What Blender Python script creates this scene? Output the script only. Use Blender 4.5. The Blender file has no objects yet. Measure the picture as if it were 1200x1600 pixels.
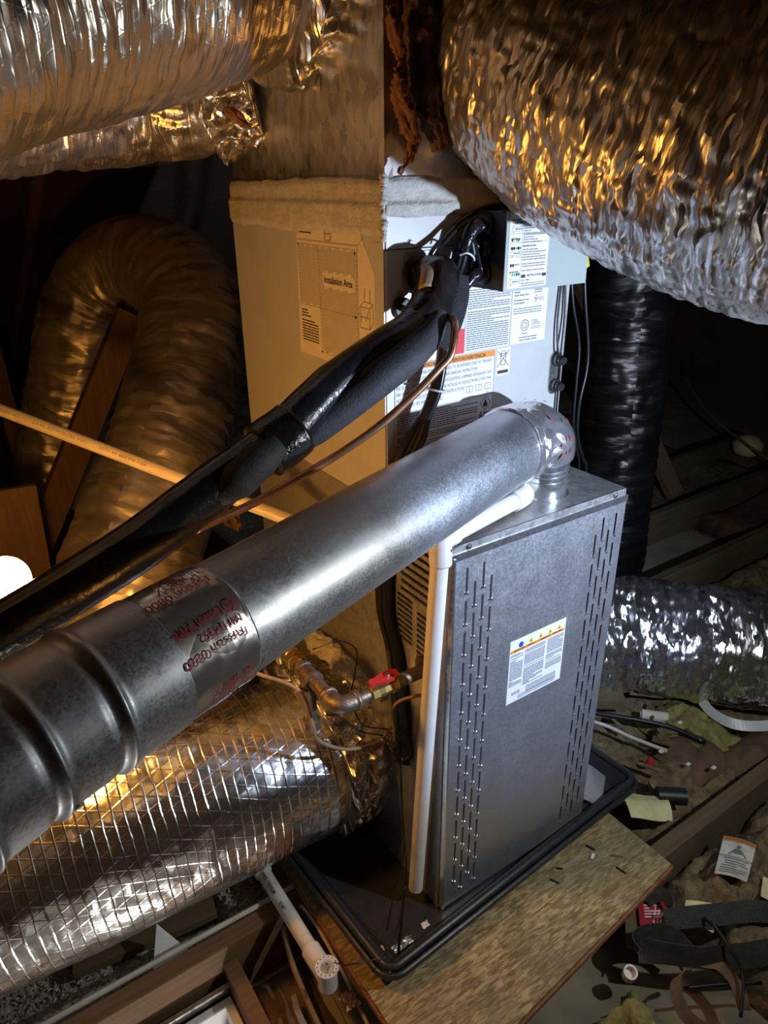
import bpy, math, random
import numpy as np
from mathutils import Vector, Matrix
random.seed(7); RNG = np.random.default_rng(7)
scene = bpy.context.scene
COL = scene.collection
# ------------------------------------------------------------------ camera
cd = bpy.data.cameras.new('camera'); cam = bpy.data.objects.new('camera', cd); COL.objects.link(cam)
cd.sensor_fit = 'VERTICAL'; cd.sensor_height = 24.0; cd.lens = 1122.0/1600*24; cd.clip_start = 0.02; cd.clip_end = 60
rt = Vector((0.82624308, -0.56323094, -0.00965842)); up = Vector((0.24330603, 0.34135387, 0.90789851)); fw = Vector((0.50805959, 0.75249481, -0.41907876))
cam.matrix_world = Matrix(((rt.x, up.x, -fw.x, -0.6614), (rt.y, up.y, -fw.y, -0.7810), (rt.z, up.z, -fw.z, 1.3972), (0, 0, 0, 1)))
scene.camera = cam
# ------------------------------------------------------------------ world, lights, exposure
w = bpy.data.worlds.new('attic_dark'); scene.world = w; w.use_nodes = True
w.node_tree.nodes['Background'].inputs[0].default_value = (0.9, 0.75, 0.6, 1); w.node_tree.nodes['Background'].inputs[1].default_value = 0.0006
WORK = Vector((0.43, -0.74, 1.03))       # hand torch held right of the camera: hot beam and its wide spill
for nm, en, ang, blend in (('torch_beam', 42, 98, 0.28), ('torch_spill', 25, 168, 0.7)):
    ld = bpy.data.lights.new(nm, 'SPOT'); ld.energy = en; ld.color = (0.44, 0.61, 1.0) if nm == 'torch_beam' else (0.84, 0.88, 0.86); ld.shadow_soft_size = 0.012
    ld.spot_size = math.radians(ang); ld.spot_blend = blend
    lo = bpy.data.objects.new(nm, ld); COL.objects.link(lo); lo.location = WORK
    lo.rotation_euler = Vector((0.07, 1.0, -0.10)).to_track_quat('-Z', 'Y').to_euler()
rd = bpy.data.lights.new('room_light', 'POINT'); rd.energy = 15; rd.color = (1.0, 0.96, 0.90); rd.shadow_soft_size = 0.07      # lamp in the lit room under the open hatch
ro = bpy.data.objects.new('room_light', rd); COL.objects.link(ro); ro.location = (-0.58, -0.45, -0.58)
BULB = (-0.613, 0.235, 0.897); BULB_STRENGTH = 225; BULB_COLOR = (1.0, 0.43, 0.075)
scene.view_settings.view_transform = 'Standard'; scene.view_settings.look = 'None'
scene.view_settings.exposure = 0.0; scene.view_settings.gamma = 1.0; scene.view_settings.use_curve_mapping = False

# ------------------------------------------------------------------ materials
MATS = {}
class NT:
    def __init__(s, name):
        m = bpy.data.materials.new(name); m.use_nodes = True; s.m = m; s.t = m.node_tree; s.n = s.t.nodes; s.l = s.t.links
        s.b = s.n['Principled BSDF']; s.out = s.n['Material Output']; MATS[name] = m
    def new(s, ty, **kw):
        n = s.n.new(ty)
        for k, v in kw.items(): setattr(n, k, v)
        return n
    def link(s, a, b): s.l.new(a, b)
    def coord(s, kind='Object', scale=(1, 1, 1), rot=(0, 0, 0)):
        c = s.new('ShaderNodeTexCoord'); mp = s.new('ShaderNodeMapping'); mp.inputs['Scale'].default_value = scale; mp.inputs['Rotation'].default_value = rot
        s.link(c.outputs[kind], mp.inputs['Vector']); return mp.outputs['Vector']
    def noise(s, vec, scale, detail=4, rough=0.55):
        n = s.new('ShaderNodeTexNoise'); n.inputs['Scale'].default_value = scale; n.inputs['Detail'].default_value = detail; n.inputs['Roughness'].default_value = rough
        s.link(vec, n.inputs['Vector']); return n.outputs['Fac']
    def vor(s, vec, scale, out='Color', feature='F1'):
        n = s.new('ShaderNodeTexVoronoi', feature=feature); n.inputs['Scale'].default_value = scale; s.link(vec, n.inputs['Vector']); return n.outputs[out]
    def ramp(s, fac, stops):
        r = s.new('ShaderNodeValToRGB'); e = r.color_ramp.elements
        while len(e) < len(stops): e.new(0.5)
        for i, (p, c) in enumerate(stops): e[i].position = p; e[i].color = (*c, 1) if len(c) == 3 else c
        s.link(fac, r.inputs['Fac']); return r.outputs['Color']
    def math(s, op, a, b=None):
        n = s.new('ShaderNodeMath', operation=op)
        for i, v in enumerate((a, b)):
            if v is None: continue
            if isinstance(v, (int, float)): n.inputs[i].default_value = v
            else: s.link(v, n.inputs[i])
        return n.outputs[0]
    def mixc(s, fac, a, b):
        n = s.new('ShaderNodeMix', data_type='RGBA')
        if isinstance(fac, (int, float)): n.inputs[0].default_value = fac
        else: s.link(fac, n.inputs[0])
        for i, v in ((6, a), (7, b)):
            if isinstance(v, tuple): n.inputs[i].default_value = (*v[:3], 1)
            else: s.link(v, n.inputs[i])
        return n.outputs[2]
    def bump(s, h, strength, dist, normal=None):
        n = s.new('ShaderNodeBump'); n.inputs['Strength'].default_value = strength; n.inputs['Distance'].default_value = dist
        s.link(h, n.inputs['Height'])
        if normal is not None: s.link(normal, n.inputs['Normal'])
        return n.outputs['Normal']
    def set(s, **kw):
        for k, v in kw.items():
            i = s.b.inputs[k]
            if isinstance(v, (int, float)): i.default_value = v
            elif isinstance(v, tuple): i.default_value = (*v, 1) if len(v) == 3 else v
            else: s.link(v, i)
        return s.m
    def vmath(s, op, a, b=None, scale=None):
        n = s.new('ShaderNodeVectorMath', operation=op)
        for i, v in enumerate((a, b)):
            if v is None: continue
            if isinstance(v, tuple): n.inputs[i].default_value = v
            else: s.link(v, n.inputs[i])
        if scale is not None: n.inputs['Scale'].default_value = scale
        return n.outputs[0]

def plain(name, col, rough=0.5, metal=0.0, var=0.12, vscale=40, bump=0.0, bscale=150, spec=None):
    t = NT(name); v = t.coord(); n = t.noise(v, vscale)
    d = tuple(c*(1-var) for c in col); b = tuple(min(1, c*(1+var)) for c in col)
    t.set(**{'Base Color': t.ramp(n, [(0.3, d), (0.7, b)]), 'Roughness': rough, 'Metallic': metal})
    if bump: t.set(Normal=t.bump(t.noise(v, bscale, 5), bump, 0.004))
    if spec is not None: t.b.inputs['Specular IOR Level'].default_value = spec
    return t.m

def galvanised(name, col=(0.55, 0.56, 0.57), rough=0.34, spangle=90, stretch=(1, 1, 1), contrast=0.25, grime=0.0, metal=0.92):
    t = NT(name); v = t.coord(scale=stretch)
    sp = t.vor(v, spangle, 'Color'); bw = t.new('ShaderNodeRGBToBW'); t.link(sp, bw.inputs[0])
    big = t.noise(v, 9, 5)
    lo_ = tuple(c*(1-contrast) for c in col); hi = tuple(min(1, c*(1+contrast*0.6)) for c in col)
    c1 = t.ramp(t.math('ADD', t.math('MULTIPLY', bw.outputs[0], 0.5), t.math('MULTIPLY', big, 0.5)), [(0.3, lo_), (0.7, hi)])
    if grime: c1 = t.mixc(t.math('MULTIPLY', t.math('POWER', t.noise(v, 5, 8, 0.7), 2.0), grime*2.2), c1, (0.22, 0.17, 0.10))
    r = t.ramp(t.math('ADD', t.math('MULTIPLY', bw.outputs[0], 0.35), t.math('MULTIPLY', t.noise(v, 14, 6), 0.65)), [(0.25, (rough*0.72,)*3), (0.75, (min(1, rough*1.3),)*3)])
    t.set(**{'Base Color': c1, 'Roughness': r, 'Metallic': metal, 'Normal': t.bump(t.noise(v, 6, 3), 0.18, 0.02)})
    return t.m

def foil(name, col=(0.83, 0.83, 0.82), rough=0.2, su=70, sv=30, k=0.55, scrim=0.0, dust=0.0, dustcol=(0.20, 0.14, 0.08), fine=0.35, metal=1.0):
    """crinkled aluminium: every crease facet gets its own tilt; UV is in metres (u along the duct, v around it)"""
    t = NT(name)
    uv = t.coord('UV')
    warp = t.new('ShaderNodeTexNoise'); warp.inputs['Scale'].default_value = 14; warp.inputs['Detail'].default_value = 3; t.link(uv, warp.inputs['Vector'])
    wv = t.vmath('ADD', uv, t.vmath('SCALE', t.vmath('SUBTRACT', warp.outputs['Color'], (0.5, 0.5, 0.5)), scale=0.03))
    def cells(a, b, strength, src):
        sc = t.vmath('MULTIPLY', src, (a, b, 1.0)); c = t.vor(sc, 1.0, 'Color')
        return t.vmath('SCALE', t.vmath('SUBTRACT', c, (0.5, 0.5, 0.5)), scale=strength)
    g = t.new('ShaderNodeNewGeometry')
    tilt = t.vmath('ADD', cells(su, sv, k, wv), cells(su*2.6, sv*2.2, k*fine, wv))
    nrm = t.vmath('NORMALIZE', t.vmath('ADD', g.outputs['Normal'], tilt))
    if scrim:
        sp = t.new('ShaderNodeSeparateXYZ'); t.link(t.vmath('ADD', uv, t.vmath('SCALE', t.vmath('SUBTRACT', warp.outputs['Color'], (0.5, 0.5, 0.5)), scale=0.008)), sp.inputs[0])
        def lines(expr, pitch, wdt):
            f = t.math('FRACT', t.math('MULTIPLY', expr, 1/pitch)); d = t.math('ABSOLUTE', t.math('SUBTRACT', f, 0.5))
            return t.math('MAXIMUM', t.math('SUBTRACT', 1.0, t.math('MULTIPLY', d, 1/wdt)), 0.0)
        u_, v_ = sp.outputs[0], sp.outputs[1]
        lu = lines(u_, 0.019, 0.10)
        la = t.math('MULTIPLY', 0.4, lines(t.math('ADD', v_, t.math('MULTIPLY', u_, 0.42)), 0.026, 0.07))
        lb = t.math('MULTIPLY', 0.4, lines(t.math('SUBTRACT', v_, t.math('MULTIPLY', u_, 0.42)), 0.026, 0.07))
        h = t.math('MAXIMUM', lu, t.math('MAXIMUM', la, lb))
        nrm = t.bump(h, 0.9, 0.0007*scrim, nrm)
    c = col
    if dust:
        gz = t.new('ShaderNodeSeparateXYZ'); t.link(g.outputs['Normal'], gz.inputs[0])
        dn = t.noise(t.coord('Object'), 7, 7, 0.65)
        f = t.math('MULTIPLY', dn, 2.0*dust)
        c = t.mixc(t.math('MINIMUM', f, 0.95), col, dustcol)
        t.set(Roughness=t.math('ADD', t.math('MULTIPLY', f, 0.35), rough))
        t.set(Metallic=t.math('SUBTRACT', metal, t.math('MULTIPLY', f, 0.45)))
        t.set(**{'Base Color': c, 'Normal': nrm})
    else:
        t.set(**{'Base Color': c, 'Roughness': rough, 'Metallic': metal, 'Normal': nrm})
    return t.m

def wood(name, c0, c1, axis='X', rough=0.75, scale=10):
    t = NT(name); s = {'X': (0.6, 9, 9), 'Y': (9, 0.6, 9), 'Z': (9, 9, 0.6)}[axis]
    v = t.coord(scale=s); n = t.noise(v, scale, 7, 0.65); st = t.noise(t.coord(), 5, 5)
    c = t.mixc(t.math('MULTIPLY', st, 0.55), t.ramp(n, [(0.3, c0), (0.7, c1)]), tuple(x*0.4 for x in c0))
    t.set(**{'Base Color': c, 'Roughness': rough, 'Normal': t.bump(n, 0.35, 0.003)}); return t.m

galvanised('galv_door', (0.50, 0.51, 0.54), 0.42, 260, contrast=0.05, metal=0.8)
galvanised('galv_casing', (0.42, 0.42, 0.41), 0.45, 110, contrast=0.14, metal=0.7)
galvanised('galv_pipe', (0.44, 0.46, 0.49), 0.45, 420, (1, 1, 1), 0.12, metal=0.88)
galvanised('galv_plenum', (0.56, 0.55, 0.52), 0.33, 60, (1.3, 1.3, 0.7), 0.34, 0.18, metal=0.9)
galvanised('galv_bright', (0.72, 0.73, 0.74), 0.22, 200, contrast=0.1)
plain('coil_paint', (0.54, 0.54, 0.52), 0.45, 0.2, 0.05, 14)
plain('box_paint', (0.40, 0.45, 0.42), 0.4, 0.1, 0.03, 20)
plain('mastic', (0.50, 0.48, 0.42), 0.55, 0.0, 0.16, 60, 0.7, 220)
plain('paper_white', (0.80, 0.81, 0.82), 0.5, 0, 0.03, 30)
plain('paper_beige', (0.66, 0.60, 0.46), 0.6, 0, 0.05, 30)
plain('paper_dirty', (0.62, 0.62, 0.56), 0.7, 0, 0.25, 40)
plain('paper_yellow', (0.70, 0.66, 0.36), 0.7, 0, 0.15, 30)
plain('ink', (0.03, 0.03, 0.035), 0.6, 0, 0.0)
plain('ink_grey', (0.17, 0.17, 0.19), 0.6, 0, 0.0)
plain('ink_red', (0.42, 0.03, 0.05), 0.5, 0, 0.05)
plain('ink_orange', (0.78, 0.27, 0.03), 0.5, 0, 0.05)
plain('ink_yellow', (0.78, 0.66, 0.03), 0.5, 0, 0.05)
plain('ink_blue', (0.03, 0.06, 0.45), 0.5, 0, 0.05)
plain('ink_green', (0.10, 0.42, 0.10), 0.5, 0, 0.05)
plain('label_red', (0.72, 0.03, 0.03), 0.45, 0, 0.06)
plain('vinyl_black', (0.012, 0.012, 0.014), 0.22, 0, 0.3, 60, 0.25, 130)
plain('vinyl_tape', (0.014, 0.013, 0.014), 0.18, 0, 0.3, 60, 0.5, 90)
plain('foam_black', (0.035, 0.036, 0.042), 0.7, 0, 0.25, 90, 0.3, 300)
plain('rubber_black', (0.012, 0.012, 0.013), 0.45, 0, 0.2)
plain('wire_black', (0.010, 0.010, 0.012), 0.3, 0, 0.2)
plain('wire_tan', (0.30, 0.19, 0.10), 0.5, 0, 0.2)
plain('wire_white', (0.62, 0.58, 0.50), 0.55, 0, 0.12)
plain('zip_white', (0.7, 0.72, 0.75), 0.35, 0, 0.05)
plain('pvc_white', (0.78, 0.76, 0.72), 0.32, 0, 0.05, 30)
plain('pvc_dirty', (0.70, 0.68, 0.62), 0.4, 0, 0.22, 30)
plain('pvc_cream', (0.66, 0.58, 0.42), 0.4, 0, 0.08, 30)
plain('copper', (0.50, 0.26, 0.14), 0.36, 0.85, 0.25, 30)
plain('brass', (0.52, 0.36, 0.12), 0.34, 0.9, 0.2, 60)
plain('iron_pipe', (0.22, 0.165, 0.12), 0.45, 0.7, 0.35, 60, 0.3, 200)
plain('valve_red', (0.50, 0.03, 0.03), 0.4, 0, 0.2, 80)
plain('steel', (0.60, 0.60, 0.60), 0.3, 1.0, 0.1)
plain('pan_plastic', (0.028, 0.030, 0.034), 0.38, 0, 0.25, 25, 0.15, 80)
plain('strap_black', (0.030, 0.034, 0.032), 0.6, 0, 0.35, 60, 0.4, 300)
plain('fiberglass', (0.24, 0.115, 0.062), 0.9, 0, 0.4, 60, 0.9, 120)
plain('fiberglass_dark', (0.11, 0.06, 0.035), 0.95, 0, 0.4, 60, 0.9, 120)
plain('cellulose', (0.19, 0.145, 0.078), 0.95, 0, 0.5, 45, 1.0, 90)
plain('batt_green', (0.28, 0.26, 0.09), 0.95, 0, 0.35, 40, 1.0, 90)
plain('kraft_brown', (0.14, 0.085, 0.05), 0.85, 0, 0.35, 25, 0.5, 60)
plain('gravel', (0.40, 0.36, 0.30), 0.85, 0, 0.6, 110, 0.6, 200)
plain('gypsum', (0.30, 0.26, 0.18), 0.9, 0, 0.25, 9, 0.4, 60)
plain('carton_red', (0.45, 0.02, 0.035), 0.5, 0, 0.2, 40)
plain('carton_grey', (0.45, 0.46, 0.47), 0.5, 0, 0.15, 40)
plain('carton_brown', (0.17, 0.11, 0.06), 0.8, 0, 0.2, 40)
plain('cover_yellow', (0.80, 0.62, 0.02), 0.4, 0, 0.1, 40)
plain('ceramic', (0.7, 0.66, 0.6), 0.4, 0, 0.05)
plain('foam_peach', (0.72, 0.42, 0.26), 0.8, 0, 0.15)
plain('orange_red', (0.60, 0.16, 0.06), 0.6, 0, 0.2)
foil('foil_crease', su=75, sv=18, k=0.75, rough=0.20, dust=0.12)
foil('foil_dusty', su=170, sv=30, k=0.50, rough=0.22, dust=0.34)
foil('foil_scrim', su=40, sv=26, k=0.12, rough=0.20, scrim=1.0, dust=0.04)
foil('foil_scrim_top', col=(0.64, 0.60, 0.53), su=150, sv=18, k=0.34, rough=0.24, scrim=0.6, dust=0.18, dustcol=(0.15, 0.11, 0.055))
foil('foil_flex', su=50, sv=9, k=0.34, rough=0.25, dust=0.5, dustcol=(0.30, 0.21, 0.12))
foil('foil_flex_shaded', col=(0.05, 0.046, 0.042), su=60, sv=9, k=0.35, rough=0.22, dust=0.4, dustcol=(0.02, 0.016, 0.012))  # flex foil with the shadow put into its near-black base and dust colours
foil('foil_collar', su=60, sv=60, k=1.0, rough=0.2, dust=0.15)
foil('foil_tape', col=(0.62, 0.60, 0.58), su=30, sv=30, k=0.12, rough=0.26, dust=0.0, metal=0.85)
foil('foil_tape_shiny', col=(0.80, 0.80, 0.82), su=70, sv=70, k=0.40, rough=0.20, dust=0.0, metal=0.85)
wood('lumber', (0.17, 0.085, 0.035), (0.30, 0.16, 0.07), 'X')
wood('lumber_old', (0.12, 0.085, 0.045), (0.22, 0.165, 0.085), 'X')
wood('lumber_web', (0.15, 0.088, 0.046), (0.25, 0.15, 0.08), 'Z')
wood('roof_deck', (0.10, 0.055, 0.028), (0.17, 0.10, 0.05), 'X')
t = NT('osb')
v = t.coord(); base = None
for i, (rot, s) in enumerate((((0, 0, 0.4), (45, 260, 30)), ((0, 0, 1.5), (42, 280, 30)), ((0, 0, 2.5), (50, 240, 30)))):
    vv = t.coord(scale=s, rot=rot); cc = t.vor(vv, 1.0, 'Color'); bw = t.new('ShaderNodeRGBToBW'); t.link(cc, bw.inputs[0])
    base = bw.outputs[0] if base is None else t.math('ADD', t.math('MULTIPLY', base, 0.55), t.math('MULTIPLY', bw.outputs[0], 0.45))
n = t.noise(v, 6, 6, 0.6); stain = t.ramp(n, [(0.42, (0, 0, 0)), (0.60, (1, 1, 1))])
c = t.ramp(base, [(0.3, (0.20, 0.135, 0.055)), (0.5, (0.36, 0.26, 0.12)), (0.68, (0.58, 0.44, 0.23))])
t.set(**{'Base Color': t.mixc(t.math('MULTIPLY', stain, 0.55), c, (0.16, 0.14, 0.085)), 'Roughness': 0.8, 'Normal': t.bump(base, 0.4, 0.002)})
plain('osb_edge', (0.30, 0.13, 0.06), 0.85, 0, 0.3, 60, 0.5, 150)
t = NT('clear_plastic'); t.set(**{'Base Color': (0.9, 0.9, 0.92), 'Roughness': 0.12, 'Transmission Weight': 0.75, 'IOR': 1.3})
t.set(Normal=t.bump(t.noise(t.coord(), 60, 4), 0.8, 0.01))
t = NT('bulb_glow'); t.b.inputs['Emission Color'].default_value = (*BULB_COLOR, 1); t.b.inputs['Emission Strength'].default_value = BULB_STRENGTH

# ------------------------------------------------------------------ mesh helpers
W = {}
def V(*a): return np.array(a, float)
def unit(a): a = np.asarray(a, float); return a/np.linalg.norm(a)
def catmull(pts, n):
    P = np.array(pts, float); P = np.vstack([2*P[0]-P[1], P, 2*P[-1]-P[-2]]); out = []
    for i in range(1, len(P)-2):
        for k in range(n):
            s = k/n; a, b, c, d = P[i-1], P[i], P[i+1], P[i+2]
            out.append(0.5*((2*b)+(-a+c)*s+(2*a-5*b+4*c-d)*s*s+(-a+3*b-3*c+d)*s**3))
    out.append(P[-2]); return np.array(out)
def frames(P, ref=None):
    T = np.gradient(P, axis=0); T /= np.linalg.norm(T, axis=1)[:, None]
    n = np.array(ref if ref is not None else ((0, 0, 1) if abs(T[0][2]) < 0.9 else (0, 1, 0)), float)
    N = []
    for tt in T:
        n = n-tt*np.dot(n, tt); n /= np.linalg.norm(n); N.append(n.copy())
    N = np.array(N); return T, N, np.cross(T, N)
def hash3(i, j, k):
    x = np.sin(i*127.1+j*311.7+k*74.7)*43758.5453; return x-np.floor(x)
def vnoise(x, y, z=0.0, lin=False):
    x, y, z = np.broadcast_arrays(np.asarray(x, float), np.asarray(y, float), np.asarray(z, float))
    i, j, k = np.floor(x), np.floor(y), np.floor(z); f, g, h = x-i, y-j, z-k
    if not lin: f, g, h = f*f*(3-2*f), g*g*(3-2*g), h*h*(3-2*h)
    r = 0
    for a in (0, 1):
        for b in (0, 1):
            for c_ in (0, 1):
                r = r+hash3(i+a, j+b, k+c_)*(f if a else 1-f)*(g if b else 1-g)*(h if c_ else 1-h)
    return r
def fbm(x, y, z=0.0, o=4):
    r, a = 0, 0.5
    for q in range(o): r = r+a*vnoise(x*2**q+q*17, y*2**q, z*2**q); a *= 0.5
    return r
class MB:
    def __init__(s): s.v = []; s.f = []; s.uv = []; s.n = 0
    def add(s, verts, faces, uvs=None):
        verts = np.asarray(verts, float).reshape(-1, 3); b = s.n
        s.v.append(verts); s.f += [tuple(i+b for i in f) for f in faces]; s.n += len(verts)
        s.uv.append(np.zeros((len(verts), 2)) if uvs is None else np.asarray(uvs, float)); return s
    def box(s, lo, hi, bev=0.0):
        (a, b, c), (d, e, f) = lo, hi
        if bev:
            m = min(bev, (d-a)*0.45, (e-b)*0.45, (f-c)*0.45); return s.bbox(lo, hi, m)
        return s.add([(a, b, c), (d, b, c), (d, e, c), (a, e, c), (a, b, f), (d, b, f), (d, e, f), (a, e, f)],
                     [(0, 3, 2, 1), (4, 5, 6, 7), (0, 1, 5, 4), (1, 2, 6, 5), (2, 3, 7, 6), (3, 0, 4, 7)])
    def bbox(s, lo, hi, m):
        lo, hi = V(*lo), V(*hi); vs = []; idx = {}
        for x in (0, 1):
            for y in (0, 1):
                for z in (0, 1):
                    for ax in range(3):
                        p = [hi[i] if (x, y, z)[i] else lo[i] for i in range(3)]
                        for i in range(3):
                            if i != ax: p[i] += -m if (x, y, z)[i] else m
                        idx[(x, y, z, ax)] = len(vs); vs.append(p)
        fs = []
        for ax in range(3):
            o = [i for i in range(3) if i != ax]
            for sgn in (0, 1):
                q = []
                for a, b in ((0, 0), (1, 0), (1, 1), (0, 1)):
                    c = [0, 0, 0]; c[ax] = sgn; c[o[0]] = a; c[o[1]] = b; q.append(idx[(*c, ax)])
                fs.append(tuple(q))
        for ax in range(3):
            o = [i for i in range(3) if i != ax]
            for a in (0, 1):
                for b in (0, 1):
                    c0 = [0]*3; c1 = [0]*3; c0[ax] = 0; c1[ax] = 1; c0[o[0]] = c1[o[0]] = a; c0[o[1]] = c1[o[1]] = b
                    fs.append((idx[(*c0, o[0])], idx[(*c1, o[0])], idx[(*c1, o[1])], idx[(*c0, o[1])]))
        for x in (0, 1):
            for y in (0, 1):
                for z in (0, 1): fs.append(tuple(idx[(x, y, z, a)] for a in range(3)))
        return s.add(vs, fs)
    def beam(s, a, b, wd, ht, upv=(0, 0, 1), bev=0.0):
        a, b = V(*a), V(*b); T = unit(b-a); S = unit(np.cross(T, upv)); U = np.cross(S, T); vs = []
        for p in (a, b):
            for i, j in ((-1, -1), (1, -1), (1, 1), (-1, 1)): vs.append(p+S*wd/2*i+U*ht/2*j)
        return s.add(vs, [(0, 1, 2, 3), (7, 6, 5, 4), (0, 4, 5, 1), (1, 5, 6, 2), (2, 6, 7, 3), (3, 7, 4, 0)])
    def tube(s, pts, r, seg=12, n=6, cap=True, ref=None, rfun=None, flat=1.0, smooth=True, ctrl=None):
        P = catmull(pts, n) if (smooth and n > 1) else np.array(pts, float)
        T, N, Bn = frames(P, ref); m = len(P)
        if np.isscalar(r): R = np.full(m, r, float)
        elif smooth or ctrl is None: R = np.interp(np.linspace(0, 1, m), np.linspace(0, 1, len(r)), r)
        else:
            c_ = np.array(ctrl, float); at = [int(np.argmin(((P-q)**2).sum(1))) for q in c_]; R = np.interp(np.arange(m), at, r)
        L = np.concatenate([[0], np.cumsum(np.linalg.norm(np.diff(P, axis=0), axis=1))])
        A = np.linspace(0, 2*np.pi, seg+1)
        rr = np.repeat(R[:, None], seg+1, 1)
        if rfun is not None: d = rfun(L[:, None], A[None, :], rr); d[:, -1] = d[:, 0]; rr = rr+d
        vs = P[:, None]+N[:, None]*(np.cos(A)[None, :, None]*rr[..., None])+Bn[:, None]*(np.sin(A)[None, :, None]*rr[..., None]*flat)
        uv = np.stack([np.repeat(L[:, None], seg+1, 1), A[None, :]*R.mean()+0*L[:, None]], -1).reshape(-1, 2)
        k = seg+1; fs = [(i*k+j, i*k+j+1, (i+1)*k+j+1, (i+1)*k+j) for i in range(m-1) for j in range(seg)]
        if cap: fs += [tuple(range(seg-1, -1, -1)), tuple((m-1)*k+j for j in range(seg))]
        return s.add(vs.reshape(-1, 3), fs, uv)
    def lathe(s, base, axis, prof, seg=24, ref=None):
        """prof: list of (distance along axis, radius)"""
        a = unit(axis); n = np.array(ref if ref is not None else ((0, 0, 1) if abs(a[2]) < 0.9 else (1, 0, 0)), float)
        n = unit(n-a*np.dot(n, a)); b = np.cross(a, n); vs = []; A = np.arange(seg)/seg*2*np.pi; base = V(*base)
        for h, r in prof:
            for x in A: vs.append(base+a*h+(n*math.cos(x)+b*math.sin(x))*max(r, 1e-5))
        m = len(prof); fs = [(i*seg+j, i*seg+(j+1) % seg, (i+1)*seg+(j+1) % seg, (i+1)*seg+j) for i in range(m-1) for j in range(seg)]
        fs += [tuple(range(seg-1, -1, -1)), tuple((m-1)*seg+j for j in range(seg))]
        return s.add(vs, fs)
    def ribbon(s, pts, width, wdir, th=0.0025, n=6):
        P = catmull(pts, n); T = np.gradient(P, axis=0); wd = np.array(wdir, float)
        wd = np.repeat(wd[None], len(P), 0) if wd.ndim == 1 else catmull(wd, n)
        vs = []
        for p, tt, d in zip(P, T, wd):
            tt = unit(tt); d = unit(d-tt*np.dot(d, tt)); nn = np.cross(tt, d)
            for i, j in ((-1, -1), (1, -1), (1, 1), (-1, 1)): vs.append(p+d*width/2*i+nn*th/2*j)
        m = len(P); fs = [(i*4+j, i*4+(j+1) % 4, (i+1)*4+(j+1) % 4, (i+1)*4+j) for i in range(m-1) for j in range(4)]
        fs += [(3, 2, 1, 0), tuple((m-1)*4+j for j in range(4))]
        return s.add(vs, fs)
    def build(s, name, mat, parent=None, smooth=False, auto=None):
        vs = np.vstack(s.v); uv = np.vstack(s.uv)
        lo_, hi = vs.min(0), vs.max(0); c = (lo_+hi)/2
        if parent is None: c[2] = lo_[2]
        me = bpy.data.meshes.new(name); me.from_pydata([tuple(p) for p in vs-c], [], s.f)
        l = me.uv_layers.new(name='UVMap'); li = np.empty(len(me.loops), dtype=np.int32); me.loops.foreach_get('vertex_index', li)
        l.data.foreach_set('uv', uv[li].astype(np.float32).ravel())
        me.materials.append(MATS[mat]); me.update()
        if smooth: me.polygons.foreach_set('use_smooth', [True]*len(me.polygons))
        if auto is not None:
            me.polygons.foreach_set('use_smooth', [True]*len(me.polygons)); me.set_sharp_from_angle(angle=math.radians(auto))
        o = bpy.data.objects.new(name, me); COL.objects.link(o)
        pw = W[parent.name] if parent is not None else V(0, 0, 0)
        if parent is not None and name in ('text_print', 'black_print', 'hatching', 'wire_colour_mark', 'printed_ring', 'warning_triangle', 'red_print', 'barcode', 'print_mark', 'white_print', 'lettering', 'printed_figure'): o['kind'] = 'stuff'
        o.parent = parent; o.location = c-pw; W[o.name] = c; return o
def tag(o, label=None, cat=None, group=None, kind=None):
    if label: o['label'] = label
    if cat: o['category'] = cat
    if group: o['group'] = group
    if kind: o['kind'] = kind
    return o
def thing(name, label, cat, loc, group=None):
    o = bpy.data.objects.new(name, None); COL.objects.link(o); o.empty_display_size = 0.05
    o.location = loc; W[o.name] = V(*loc); return tag(o, label, cat, group)
def struct(name, mb, mat, parent=None, **k):
    o = mb.build(name, mat, parent, **k)
    if parent is None: o['kind'] = 'structure'
    return o

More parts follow.
